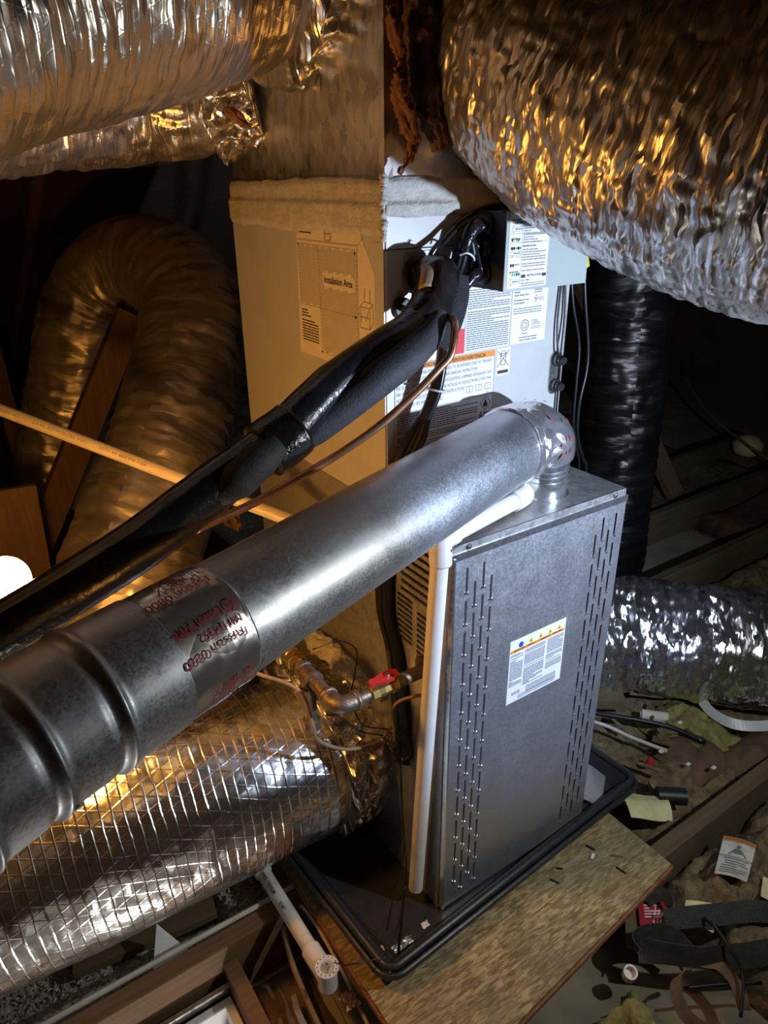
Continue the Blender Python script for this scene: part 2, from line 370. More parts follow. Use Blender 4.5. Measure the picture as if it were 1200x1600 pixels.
# flat printing on a plane: frame (origin, u, v) -> 3-D, offset along n
class Sheet:
    def __init__(s, O, U, Vv, N): s.O, s.U, s.V, s.N = V(*O), unit(U), unit(Vv), unit(N)
    def p(s, u, v, h=0.0): return s.O+s.U*u+s.V*v+s.N*h
    def plate(s, mb, poly, h0, h1):
        n = len(poly); vs = [s.p(u, v, h0) for u, v in poly]+[s.p(u, v, h1) for u, v in poly]
        return mb.add(vs, [tuple(range(n-1, -1, -1)), tuple(range(n, 2*n))]+[(i, (i+1) % n, n+(i+1) % n, n+i) for i in range(n)])
    def rect(s, mb, u0, v0, u1, v1, h0, h1): return s.plate(mb, [(u0, v0), (u1, v0), (u1, v1), (u0, v1)], h0, h1)
    def line(s, mb, a, b, wd, h0, h1):
        a, b = np.array(a, float), np.array(b, float); d = unit(np.append(b-a, 0))[:2]; q = np.array([-d[1], d[0]])*wd/2
        return s.plate(mb, [a-q, b-q, b+q, a+q], h0, h1)
    def ring(s, mb, c, r, wd, h0, h1, seg=20, fx=1.0):
        for i in range(seg):
            a0, a1 = 2*math.pi*i/seg, 2*math.pi*(i+1)/seg
            s.plate(mb, [(c[0]+fx*(r-wd)*math.cos(a0), c[1]+(r-wd)*math.sin(a0)), (c[0]+fx*r*math.cos(a0), c[1]+r*math.sin(a0)),
                         (c[0]+fx*r*math.cos(a1), c[1]+r*math.sin(a1)), (c[0]+fx*(r-wd)*math.cos(a1), c[1]+(r-wd)*math.sin(a1))], h0, h1)
    def disc(s, mb, c, r, h0, h1, seg=16): s.plate(mb, [(c[0]+r*math.cos(2*math.pi*i/seg), c[1]+r*math.sin(2*math.pi*i/seg)) for i in range(seg)], h0, h1)
    def rows(s, mb, u0, u1, v1, v0, pitch, ht, h0, h1, seed=0, para=0.16, indent=0.0):
        """rows of small words from v1 down to v0"""
        rr = random.Random(seed); y = v1
        while y > v0:
            end = u1 if rr.random() > para else u0+(u1-u0)*rr.uniform(0.3, 0.8)
            x = u0+indent
            while x < end-pitch*0.3:
                wl = min(rr.uniform(0.9, 3.2)*pitch, end-x)
                s.rect(mb, x, y-ht, x+wl, y, h0, h1); x += wl+pitch*0.28
            y -= pitch if rr.random() > para*0.6 else pitch*1.7
FONT_CACHE = {}
def glyphs(txt):
    if txt not in FONT_CACHE:
        cu = bpy.data.curves.new('lettering', 'FONT'); cu.body = txt; cu.size = 1.0; cu.resolution_u = 3
        ob = bpy.data.objects.new('lettering', cu); me = bpy.data.meshes.new_from_object(ob)
        vs = np.array([v.co[:] for v in me.vertices]).reshape(-1, 3); fs = [tuple(p.vertices) for p in me.polygons]
        bpy.data.objects.remove(ob); bpy.data.curves.remove(cu); bpy.data.meshes.remove(me); FONT_CACHE[txt] = (vs, fs)
    return FONT_CACHE[txt]
def text(mb, txt, width, mapf, height=None, bold=0.0):
    vs, fs = glyphs(txt); x0, x1 = vs[:, 0].min(), vs[:, 0].max(); sc = width/(x1-x0); sy = sc if height is None else height/0.7
    for dx in ((0.0,) if not bold else (-bold, bold)):
        mb.add([mapf((x-x0)*sc+dx, y*sy) for x, y, z in vs], fs)
def screw(mb, c, axis, r=0.0055):
    mb.lathe(c, axis, [(0, r*1.5), (0.0012, r*1.5), (0.0013, r), (0.004, r), (0.0045, r*0.8)], 6 if r < 0.005 else 8)

# ------------------------------------------------------------------ the setting
H = 0.86; WD = 0.426
HX0, HX1, HY0, HY1 = -1.05, -0.41, -1.5, 0.185      # open attic hatch the picture is taken from
m = MB().box((-5, -6.6, -0.24), (5, HY0, -0.20)).box((-5, HY1, -0.24), (5, 5.6, -0.20)).box((-5, HY0, -0.24), (HX0, HY1, -0.20)).box((HX1, HY0, -0.24), (5, HY1, -0.20)); fl = struct('floor', m, 'gypsum')
plain('room_wall', (0.72, 0.70, 0.66), 0.8, 0, 0.03)
m = MB()
for lo_, hi in (((-2.6, -2.7, -2.66), (1.0, 1.0, -2.62)), ((-2.6, -2.7, -2.62), (-2.56, 1.0, -0.245)), ((0.96, -2.7, -2.62), (1.0, 1.0, -0.245)), ((-2.56, -2.7, -2.62), (0.96, -2.66, -0.245)), ((-2.56, 0.96, -2.62), (0.96, 1.0, -0.245))): m.box(lo_, hi)
struct('wall_room', m, 'room_wall')
m = MB().beam((0, -6.6, -0.25), (0, -0.5, 3.05), 10, 0.03, (0, -0.44, 0.9)); struct('ceiling', m, 'roof_deck')
m = MB().beam((0, 5.7, -0.25), (0, -0.5, 3.05), 10, 0.03, (0, 0.44, 0.9)); struct('ceiling', m, 'roof_deck')
for nm, x in (('wall_left', -5.02), ('wall_right', 5.0)):
    struct(nm, MB().add([(x, -6.6, -0.24), (x, 5.7, -0.24), (x, -0.5, 3.05), (x+0.03, -6.6, -0.24), (x+0.03, 5.7, -0.24), (x+0.03, -0.5, 3.05)],
                        [(0, 1, 2), (5, 4, 3), (0, 3, 4, 1), (1, 4, 5, 2), (2, 5, 3, 0)]), 'roof_deck')
for x, lab in ((-1.3, 'leftmost dark rafter under the far roof slope'), (-0.69, 'second dark rafter from the left under the far roof slope'), (-0.08, 'dark rafter under the far roof slope above the arched duct'), (1.75, 'dark rafter under the far roof slope right of the plenum'), (2.36, 'rightmost dark rafter under the far roof slope')):
    r = MB().beam((x, 5.5, -0.24), (x, -0.48, 2.93), 0.04, 0.09, (0, 0.44, 0.9)).build('roof_rafter', 'lumber_web'); tag(r, lab, 'rafter', 'rafters of the back roof slope')

def heightfield(name, x0, x1, y0, y1, z, amp, sc, res, mat, thick=0.1, seed=0, ridge=False, edge=True):
    nx, ny = max(2, int((x1-x0)/res)), max(2, int((y1-y0)/res))
    X, Y = np.meshgrid(np.linspace(x0, x1, nx), np.linspace(y0, y1, ny), indexing='ij')
    h = fbm(X*sc+seed*3.1, Y*sc+seed*7.7, seed, 5)
    if ridge: h = 1-np.abs(2*h-1)*1.6
    h2 = vnoise(X*sc*2.2+9, Y*sc*2.2, seed+2.5)
    Z = z+amp*(h-0.45)*1.7+amp*0.5*np.abs(h2-0.5)
    X = X+(fbm(X*sc*1.5+50, Y*sc*1.5, seed+1, 3)-0.45)*res*1.5; Y = Y+(fbm(X*sc*1.5+90, Y*sc*1.5, seed+3, 3)-0.45)*res*1.5
    if edge:
        e = np.minimum(np.minimum(X-x0, x1-X), np.minimum(Y-y0, y1-Y)); Z = Z-amp*1.2*np.clip(1-e/0.05, 0, 1)**2
    vs = np.stack([X, Y, Z], -1).reshape(-1, 3)
    fs = [(i*ny+j, (i+1)*ny+j, (i+1)*ny+j+1, i*ny+j+1) for i in range(nx-1) for j in range(ny-1)]
    m = MB().add(vs, fs)
    rim = [i*ny for i in range(nx)]+[(nx-1)*ny+j for j in range(1, ny)]+[i*ny+ny-1 for i in range(nx-2, -1, -1)]+[j for j in range(ny-2, 0, -1)]
    b = vs[rim].copy(); b[:, 2] = z-thick; k = len(rim); base = len(vs)
    m.v.append(b); m.uv.append(np.zeros((k, 2))); m.n += k
    m.f += [(rim[(i+1) % k], rim[i], base+i, base+(i+1) % k) for i in range(k)]
    return m.build(name, mat, smooth=True)

# floor joists, all along X, 0.40 apart
JT = -0.04
for y, x0, x1, lab, mt in ((-0.145, -0.15, 2.6, 'old timber joist running out from under the particle board to the right', 'lumber_old'),
                           (0.235, -1.6, -0.21, 'brown timber joist below the foil duct, beside the white drain pipe', 'lumber'),
                           (0.66, -1.8, 2.6, 'dark timber joist underneath the furnace at its back', 'lumber_old'),
                           (-0.56, 0.2, 2.6, 'timber joist nearest the bottom right corner', 'lumber_old'),
                           (1.05, -3, 3.4, 'far timber joist behind the curved flexible duct', 'lumber_old'),
                           (1.45, -3, 3.4, 'farthest timber joist in the dark back of the attic', 'lumber_old')):
    m = MB().box((x0, y-0.02, -0.20), (x1, y+0.02, JT), 0.003)
    tag(m.build('floor_joist', mt), lab, 'joist', 'floor joists')

# ------------------------------------------------------------------ platform, drain pan
plat = thing('osb_platform', 'oriented strand board platform under the black drain pan, stained grey beside it', 'board', (0.15, 0.3, -0.04))
poly = [(-0.21, -0.262), (0.513, -0.194), (0.513, 0.95), (-0.21, 0.95)]
top = Sheet((0, 0, -0.04), (1, 0, 0), (0, 1, 0), (0, 0, 1)); m = MB(); top.plate(m, poly, 0, 0.02); m.build('board', 'osb', plat)
m = MB(); m.beam((-0.212, -0.265, -0.0325), (0.514, -0.197, -0.0325), 0.005, 0.013).build('cut_edge', 'osb_edge', plat)
m = MB(); m.beam((0.5155, -0.196, -0.0325), (0.5155, 0.95, -0.0325), 0.005, 0.013).build('cut_edge', 'osb_edge', plat)
m = MB(); m.beam((-0.2125, -0.26, -0.0325), (-0.2125, 0.95, -0.0325), 0.005, 0.013).build('cut_edge', 'osb_edge', plat)

pan = thing('drain_pan', 'black plastic drain pan under the furnace', 'drain pan', (0.21, 0.4, -0.02))
ang = math.radians(3.6); pc = V(-0.17, -0.055); ex = V(math.cos(ang), math.sin(ang)); ey = V(-math.sin(ang), math.cos(ang)); PW, PD = 0.775, 0.93
def pp(a, b, z): q = pc+ex*a+ey*b; return (q[0], q[1], z)
m = MB()
ring = lambda ins, z: [pp(ins, ins, z), pp(PW-ins, ins, z), pp(PW-ins, PD-ins, z), pp(ins, PD-ins, z)]
vs = ring(0.022, -0.0195)+ring(0.002, 0.030)+ring(0.010, 0.030)+ring(0.030, -0.002)
fs = [(3, 2, 1, 0), (12, 13, 14, 15)]
for k in range(3): fs += [(k*4+i, k*4+(i+1) % 4, k*4+4+(i+1) % 4, k*4+4+i) for i in range(4)]
m.add(vs, fs).build('tray', 'pan_plastic', pan)
m = MB(); c = 0.022
def rim(off, z, r):
    pts = []
    for (cx, cy, a0) in ((c, c, 180), (PW-c, c, 270), (PW-c, PD-c, 0), (c, PD-c, 90)):
        for k in range(5):
            a = math.radians(a0+k*22.5); pts.append(pp(cx+(c+off)*math.cos(a), cy+(c+off)*math.sin(a), z))
    pts.append(pts[0]); m.tube(pts, r, 10, 1, cap=False, ref=(0, 0, 1))
rim(0.004, 0.033, 0.008); rim(0.017, 0.023, 0.007)
m.build('rolled_rim', 'pan_plastic', pan, smooth=True)

# ------------------------------------------------------------------ furnace
fur = thing('gas_furnace', 'grey galvanised gas furnace cabinet with rows of slots in its front', 'furnace', (0.213, 0.37, 0))
def holed_panel(mb, frame, u0, v0, u1, v1, strips, th):
    """panel in frame coords; strips = {(ua,ub): [(va,vb) holes...]} real openings with thickness"""
    us = sorted(strips); prev = u0
    for (a, b) in us:
        if a > prev: frame.rect(mb, prev, v0, a, v1, 0, th)
        y = v0
        for (c0, c1) in sorted(strips[(a, b)]):
            if c0 > y: frame.rect(mb, a, y, b, c0, 0, th)
            y = c1
        if y < v1: frame.rect(mb, a, y, b, v1, 0, th)
        prev = b
    if prev < u1: frame.rect(mb, prev, v0, u1, v1, 0, th)
fr = Sheet((0, 0.012, 0), (1, 0, 0), (0, 0, 1), (0, -1, 0)); strips = {}
for g0 in (0.0327, 0.351):
    for k in range(4):
        xc = g0+k*(0.0185 if g0 < 0.1 else 0.0179); top_z = 0.815 if (k % 2 == 0) == (g0 < 0.1) else 0.784
        strips[(xc-0.0025, xc+0.0025)] = [(top_z-0.0475-0.0636*i, top_z-0.0636*i) for i in range(12)]
m = MB(); holed_panel(m, fr, 0.003, 0.006, WD+0.003, 0.846, strips, 0.010); m.build('front_door', 'galv_door', fur)
door = fur.children[0]
m = MB(); m.box((-0.001, 0.0015, 0.834), (WD+0.006, 0.012, 0.8475)); m.box((0.002, -0.0005, 0.006), (0.006, 0.012, 0.84)); m.build('door_hem', 'galv_bright', door)
m = MB()
for (a, b), hs_ in strips.items():
    for c0, c1 in hs_: m.box((a-0.0006, -0.0012, c0-0.0022), (b+0.0006, 0.0035, c0+0.0012))
o = m.build('slot_lip_glints', 'galv_bright', door); o['kind'] = 'stuff'  # raised lips in bright metal, added as a glint at each slot's foot
# left side with louvres (frame: u = -y)
sd = Sheet((0, 0, 0), (0, -1, 0), (0, 0, 1), (-1, 0, 0)); rows = []
def yz(ya, yb, z): rows.append((ya, yb, z))
for i in range(8): yz(0.060, 0.146, 0.835-i*0.0165)
for i in range(9): yz(0.110, 0.157, 0.703-i*0.0113)
for i in range(9): yz(0.058, 0.096, 0.690-i*0.0118)
m = MB(); zc = sorted({r[2] for r in rows})
sdz = Sheet((0.004, 0, 0), (0, 0, 1), (0, -1, 0), (-1, 0, 0)); strips = {}
for (ya, yb, z) in rows:
    key = (z-0.0038, z+0.0038); strips.setdefault(key, []).append((-yb, -ya))
bands = sorted(set([k for kk in strips for k in kk])); prev = 0.0
for a, b in zip([0.0]+bands, bands+[H]):
    mid = (a+b)/2; holes = []
    for key, hs in strips.items():
        if key[0] < mid < key[1]: holes += hs
    y = -0.74
    for c0, c1 in sorted(holes):
        if c0 > y: sdz.rect(m, a, y, b, c0, 0, 0.004)
        y = max(y, c1)
    sdz.rect(m, a, y, b, -0.012, 0, 0.004)
m.build('side_panel', 'galv_casing', fur)
m = MB(); m.lathe((0.0, 0.075, 0.582), (-1, 0, 0), [(0, 0.024), (0.0012, 0.024), (0.0012, 0.018)], 20).build('gas_knockout', 'rubber_black', fur)
MB().box((WD-0.004, 0.012, 0.0), (WD, 0.74, H)).build('side_panel', 'galv_casing', fur)
MB().box((0.004, 0.736, 0.0), (WD-0.004, 0.74, H)).build('back_panel', 'galv_casing', fur)
MB().box((0.004, 0.012, 0.0), (WD-0.004, 0.736, 0.004)).build('base_panel', 'galv_casing', fur)
m = MB(); m.box((-0.001, 0.005, H-0.003), (WD+0.001, 0.741, H+0.001)); m.box((-0.001, 0.004, H-0.0125), (WD+0.001, 0.0065, H+0.001)); m.build('top_panel', 'galv_casing', fur)
m = MB().box((0.002, 0.0125, 0.004), (0.016, 0.02, H-0.004)).box((WD-0.016, 0.0125, 0.004), (WD-0.002, 0.02, H-0.004)); m.build('corner_flange', 'galv_bright', fur)
for x in (0.035, 0.395):
    m = MB(); screw(m, (x, 0.004, H-0.006), (0, -1, 0), 0.0042); m.build('screw', 'steel', fur)
MB().lathe((0.3, 0.14, H+0.001), (0, 0, 1), [(0, 0.004), (0.002, 0.004), (0.003, 0.002)], 10).build('screw', 'steel', fur)

def label_obj(parent, frame, u0, v0, u1, v1, mat='paper_white', name='label', h=0.0006, lab=None, poly=None):
    m = MB(); frame.plate(m, poly or [(u0, v0), (u1, v0), (u1, v1), (u0, v1)], 0.0, h); o = m.build(name, mat, parent)
    if lab: o['label'] = lab
    return o
# warning label on the door
S = Sheet((0.1457, 0.002, 0.475), (1, 0, 0), (0, 0, 1), (0, -1, 0)); lw, lh = 0.1475, 0.146
lb = label_obj(door, S, 0, 0, lw, lh, name='warning_label', lab='white multi-column warning label with an orange stripe')
h0, h1 = 0.0006, 0.0009
# sub-parts stop at three levels: prints are children of the furnace door label's door
def put(mb, name, mat, parent): return mb.build(name, mat, parent)
m = MB(); S.rect(m, 0.002, 0.118, lw-0.003, 0.1245, h0, h1); put(m, 'orange_stripe', 'ink_orange', door)
m = MB()
for k in range(4): a = 0.047+k*0.0255; S.plate(m, [(a, 0.1265), (a+0.013, 0.1265), (a+0.0065, 0.1385)], h0, h1)
put(m, 'warning_triangle', 'ink_yellow', door)
m = MB()
for k in range(4): a = 0.047+k*0.0255; S.plate(m, [(a+0.0045, 0.128), (a+0.0085, 0.128), (a+0.0065, 0.1345)], h1, h1+0.0002)
for q in range(4): S.rows(m, 0.010+q*0.034, 0.038+q*0.034, 0.1232, 0.1212, 0.006, 0.0022, h1, h1+0.0002, q)
put(m, 'black_print', 'ink', door)
m = MB(); S.disc(m, (0.028, 0.1315), 0.0062, h0, h1); put(m, 'blue_symbol', 'ink_blue', door)
m = MB()
S.rows(m, 0.003, 0.036, 0.114, 0.040, 0.0031, 0.0017, h0, h1, 1); S.rows(m, 0.040, 0.094, 0.114, 0.030, 0.0031, 0.0017, h0, h1, 2); S.rows(m, 0.100, 0.144, 0.114, 0.045, 0.0031, 0.0017, h0, h1, 3)
S.rows(m, 0.012, 0.034, 0.024, 0.016, 0.004, 0.002, h0, h1, 4); S.rows(m, 0.050, 0.132, 0.026, 0.013, 0.004, 0.002, h0, h1, 5, 0); S.rows(m, 0.03, 0.132, 0.012, 0.006, 0.003, 0.0013, h0, h1, 6, 0)
put(m, 'text_print', 'ink_grey', door)

# ------------------------------------------------------------------ evaporator coil cabinet
CF = 0.19; CB = 0.762; CT = 1.36
coil = thing('evaporator_coil_cabinet', 'pale metal coil cabinet covered in warning labels on top of the furnace', 'coil cabinet', (0.213, 0.47, H))
m = MB(); m.box((0, CF+0.002, H+0.0012), (0.003, CB, CT)); m.build('side_panel', 'coil_paint', coil)
MB().box((WD-0.003, CF+0.002, H+0.0012), (WD, CB, CT)).build('side_panel', 'coil_paint', coil)
MB().box((0.003, CB-0.003, H+0.0012), (WD-0.003, CB, CT)).build('back_panel', 'coil_paint', coil)
MB().box((0.003, CF, H+0.0012), (WD-0.003, CF+0.004, 1.2985)).build('front_panel', 'coil_paint', coil)
MB().box((0.003, CF-0.001, 1.3005), (WD-0.003, CF+0.004, CT)).build('header_panel', 'coil_paint', coil)
MB().box((0.003, CF+0.004, CT-0.01), (WD-0.003, CB-0.003, CT)).build('top_panel', 'coil_paint', coil)
MB().box((-0.0012, CF+0.001, 1.17), (0.0, CF+0.024, 1.31)).build('corner_flange', 'coil_paint', coil)
m = MB(); screw(m, (0.048, CF-0.001, 1.308), (0, -1, 0), 0.004); m.build('screw', 'steel', coil)
CS = Sheet((0, CF, 0), (1, 0, 0), (0, 0, 1), (0, -1, 0))
# access plate with the two line-set grommets
pl = [(0.036, 1.12), (0.104, 1.12), (0.104, 1.283)]+[(0.092+0.012*math.cos(a), 1.283+0.012*math.sin(a)) for a in np.linspace(0, math.pi/2, 5)]+[(0.048-0.012*math.sin(a), 1.283+0.012*math.cos(a)) for a in np.linspace(0, math.pi/2, 5)]
m = MB(); CS.plate(m, pl, 0, 0.0025); m.build('access_plate', 'galv_casing', coil)
m = MB(); m.lathe((0.062, CF-0.0025, 1.258), (0, -1, 0), [(0, 0.030), (0.006, 0.030), (0.008, 0.026)], 24); m.build('grommet', 'rubber_black', coil)
m = MB(); m.lathe((0.032, CF-0.0005, 1.209), (0, -1, 0), [(0, 0.018), (0.006, 0.018), (0.008, 0.015)], 20); m.build('grommet', 'rubber_black', coil)
# labels on the coil front
def cl(u0, v0, u1, v1, **k): return label_obj(coil, CS, u0, v0, u1, v1, **k)
L1 = cl(0.168, 1.120, 0.276, 1.229, lab='white label printed with installation paragraphs')
m = MB(); CS.rows(m, 0.172, 0.272, 1.226, 1.124, 0.0038, 0.0019, h0, h1, 11, 0.22); CS.line(m, (0.1695, 1.121), (0.1695, 1.228), 0.0006, h0, h1); CS.line(m, (0.275, 1.121), (0.275, 1.228), 0.0006, h0, h1); put(m, 'text_print', 'ink_grey', L1)
L2 = cl(0.2775, 1.120, 0.366, 1.229, lab='white rating plate label with round approval mark')
m = MB()
CS.rows(m, 0.281, 0.318, 1.222, 1.192, 0.0052, 0.0022, h0, h1, 12, 0.5); CS.rows(m, 0.281, 0.352, 1.184, 1.172, 0.0042, 0.0016, h0, h1, 13, 0)
CS.rows(m, 0.330, 0.352, 1.160, 1.143, 0.0026, 0.0011, h0, h1, 14, 0.3); CS.rows(m, 0.300, 0.345, 1.131, 1.126, 0.005, 0.002, h0, h1, 15, 0)
CS.ring(m, (0.312, 1.152), 0.0105, 0.0016, h0, h1); CS.ring(m, (0.312, 1.152), 0.0062, 0.0014, h0, h1); CS.rows(m, 0.305, 0.319, 1.138, 1.136, 0.004, 0.002, h0, h1, 16, 0)
put(m, 'text_print', 'ink_grey', L2)
m = MB(); text(m, 'A2L', 0.014, lambda x, y: CS.p(0.343+x, 1.195+y, h1)); put(m, 'lettering', 'ink_grey', L2)
m = MB()
for a, b in (((0.336, 1.2055), (0.3415, 1.1985)), ((0.3415, 1.1985), (0.336, 1.1915)), ((0.336, 1.1915), (0.3305, 1.1985)), ((0.3305, 1.1985), (0.336, 1.2055))): CS.line(m, a, b, 0.0008, h0, h1)
CS.disc(m, (0.336, 1.198), 0.002, h0, h1, 8); put(m, 'flame_diamond', 'ink_red', L2)
cs2 = cl(0.327, 1.206, 0.352, 1.228, name='barcode_label', h=0.0011)
m = MB(); rr = random.Random(4); x = 0.329
while x < 0.350: wd_ = rr.choice((0.0005, 0.0009, 0.0014)); CS.rect(m, x, 1.2125, x+wd_, 1.226, 0.0011, 0.0014); x += wd_+rr.choice((0.0006, 0.001))
CS.rows(m, 0.330, 0.349, 1.2108, 1.209, 0.003, 0.0018, 0.0011, 0.0014, 3, 0); put(m, 'barcode', 'ink_grey', cs2)
R1 = cl(0.118, 1.1195, 0.1675, 1.162, mat='label_red', name='red_label', lab='small red label behind the cables')
m = MB(); CS.rows(m, 0.150, 0.165, 1.140, 1.136, 0.004, 0.001, h0, h1, 3, 0); put(m, 'text_print', 'ink_red', R1)
# big flammability label
B1 = cl(0.0185, 0.885, 0.2415, 1.116, name='warning_label', lab='large white flammability label with orange heading')
m = MB(); CS.rect(m, 0.0185, 1.1045, 0.2415, 1.116, h0, h1); put(m, 'orange_heading', 'ink_orange', B1)
m = MB(); text(m, 'WARNING/AVERTISSEMENT/ADVERTENCIA', 0.165, lambda x, y: CS.p(0.054+x, 1.1066+y, h1+0.0001), 0.0068, 0.0002)
CS.plate(m, [(0.043, 1.1062), (0.051, 1.1062), (0.047, 1.1142)], h1, h1+0.0002); put(m, 'heading_lettering', 'ink', B1)
big = ('RISK OF FIRE. FLAMMABLE REFRIGERANT USED. TO BE REPAIRED ONLY BY TRAINED', 'REFRIGERANT TUBING. FOLLOW MANUFACTURER HANDLING INSTRUCTIONS', 'RISK OF FIRE. DISPOSE OF PROPERLY IN LOCAL REGULATIONS. FLAMMABLE REFRIGERANT USED',
       'RISK OF FIRE. AUXILIARY DEVICES SHALL NOT BE INSTALLED IN THE DUCTWORK OTHER THAN', 'AUXILIARY DEVICES LISTED FOR USE. SEE INSTRUCTIONS', 'RISK OF FIRE. SEE INSTRUCTIONS')
for i, tx in enumerate(big):
    m = MB(); text(m, tx, (0.214, 0.18, 0.214, 0.214, 0.15, 0.10)[i], lambda x, y: CS.p(0.0215+x, 1.0955-i*0.0106+y, h1), 0.0058); put(m, 'text_line', 'ink_grey', B1)
m = MB(); CS.rows(m, 0.0215, 0.205, 1.029, 1.012, 0.0042, 0.002, h0, h1, 21, 0.2); CS.rows(m, 0.0215, 0.205, 1.008, 0.892, 0.0040, 0.0019, h0, h1, 22, 0.25)
for a, b in (((0.0185, 1.1045), (0.0185, 0.886)), ((0.2412, 1.1045), (0.2412, 0.886)), ((0.0185, 1.0315), (0.2415, 1.0355))): CS.line(m, a, b, 0.0007, h0, h1)
# book / manual icons
for bx_ in (0.177, 0.199, 0.221):
    for a, b in (((bx_, 1.046), (bx_+0.014, 1.046)), ((bx_, 1.057), (bx_+0.014, 1.057)), ((bx_, 1.046), (bx_, 1.057)), ((bx_+0.014, 1.046), (bx_+0.014, 1.057)), ((bx_+0.007, 1.046), (bx_+0.007, 1.057))): CS.line(m, a, b, 0.0009, h0, h1)
put(m, 'text_print', 'ink_grey', B1)
m = MB(); q = [(0.224, 1.033), (0.2365, 1.0195), (0.224, 1.006), (0.2115, 1.0195)]
for i in range(4): CS.line(m, q[i], q[(i+1) % 4], 0.0012, h0, h1)
put(m, 'diamond_outline', 'ink_red', B1)
m = MB(); CS.plate(m, [(0.2205, 1.0125), (0.2275, 1.0125), (0.2295, 1.0175), (0.2265, 1.0215), (0.2245, 1.0275), (0.2215, 1.021), (0.2188, 1.0175)], h0, h1)
text(m, 'A2L', 0.024, lambda x, y: CS.p(0.209+x, 0.992+y, h1), 0.0115, 0.0003); put(m, 'lettering', 'ink', B1)
# crossed-out bin
T1 = cl(0.2465, 1.066, 0.280, 1.116, name='disposal_label', lab='crossed-out bin symbol with black bar')
m = MB()
for a, b in (((0.2485, 1.112), (0.2775, 1.082)), ((0.2775, 1.112), (0.2485, 1.082)), ((0.256, 1.106), (0.2585, 1.085)), ((0.270, 1.106), (0.2675, 1.085)), ((0.2585, 1.085), (0.2675, 1.085)), ((0.254, 1.106), (0.272, 1.106))): CS.line(m, a, b, 0.0011, h0, h1)
CS.ring(m, (0.263, 1.107), 0.0055, 0.001, h0, h1, 12); CS.rect(m, 0.250, 1.0695, 0.2765, 1.0755, h0, h1); put(m, 'symbol', 'ink', T1)
# drain ports
m = MB(); CS.plate(m, [(0.400+0.014*math.cos(a), 1.079+0.014*math.sin(a)) for a in np.linspace(0, math.pi, 9)]+[(0.400+0.014*math.cos(a), 1.022+0.014*math.sin(a)) for a in np.linspace(math.pi, 2*math.pi, 9)], 0, 0.003); m.build('drain_plate', 'galv_bright', coil)
for z in (1.077, 1.026):
    m = MB(); m.lathe((0.402, CF-0.003, z), (0, -1, 0), [(0, 0.0135), (0.006, 0.0135), (0.007, 0.009), (0.012, 0.009), (0.013, 0.0065)], 16); m.lathe((0.402, CF-0.015, z), (0, -1, 0), [(0, 0.0085), (0.009, 0.0085), (0.01, 0.007)], 6); m.build('drain_plug', 'rubber_black', coil)

# template label on the left face (frame u = -y so it reads from the left)
LS = Sheet((0, 0, 0), (0, -1, 0), (0, 0, 1), (-1, 0, 0))
P = label_obj(coil, LS, 0, 0, 0, 0, 'paper_beige', 'template_label', 0.0006, 'large installation area template label', poly=[(-0.485, 1.094), (-0.219, 1.094), (-0.217, 1.262), (-0.262, 1.325), (-0.4745, 1.325)])
m = MB(); x0, x1, z0, z1 = -0.472, -0.271, 1.107, 1.2945
def dashed(a, b, wd, dash=0.004, gap=0.0025):
    a, b = np.array(a), np.array(b); L = np.linalg.norm(b-a); d = (b-a)/L; s_ = 0
    while s_ < L: LS.line(m, a+d*s_, a+d*min(s_+dash, L), wd, h0, h1); s_ += dash+gap
LS.line(m, (-0.475, 1.3015), (-0.268, 1.3015), 0.0011, h0, h1); LS.line(m, (-0.268, 1.096), (-0.268, 1.3015), 0.0011, h0, h1); LS.line(m, (-0.268, 1.3015), (-0.248, 1.316), 0.0008, h0, h1)
dashed((x0, z1), (x1, z1), 0.0011); dashed((x0, 1.187), (x1, 1.187), 0.0011); dashed((x1, z0), (x1, z1), 0.0011); dashed((x0, 1.187), (x0, z1), 0.0011); dashed((-0.397, z0), (-0.397, z1), 0.0011); dashed((-0.397, z0), (x1, z0), 0.0011)
# hatching, clipped to the L shaped area
s_ = -0.19
while s_ < 0.32:
    pts = []
    for k in range(0, 61):
        u = x0+(x1-x0)*k/60; v_ = z1-0.001+ (x0-u)*1.55 + s_ - 0.0
        ok = (z0 < v_ < z1) and (v_ > 1.187 or u > -0.397) and not (-0.382 < u < -0.280 and 1.228 < v_ < 1.250)
        if ok: pts.append((u, v_))
        if (not ok or k == 60) and len(pts) > 1: LS.line(m, pts[0], pts[-1], 0.0007, h0, h1); pts = []
        elif not ok: pts = []
    s_ += 0.0060
put(m, 'hatching', 'ink_grey', P)
m = MB(); text(m, 'Installation Area', 0.094, lambda x, y: LS.p(-0.379+x, 1.2335+y, h1), 0.0125, 0.0003)
for u, v_ in ((-0.276, 1.289), (-0.277, 1.1865), (-0.397, 1.108), (-0.470, 1.293), (-0.247, 1.145)): LS.disc(m, (u, v_), 0.0026, h0, h1, 10)
LS.rows(m, -0.470, -0.408, 1.178, 1.122, 0.0052, 0.0024, h0, h1, 31, 0.2); LS.rows(m, -0.468, -0.420, 1.3195, 1.312, 0.004, 0.0024, h0, h1, 32)
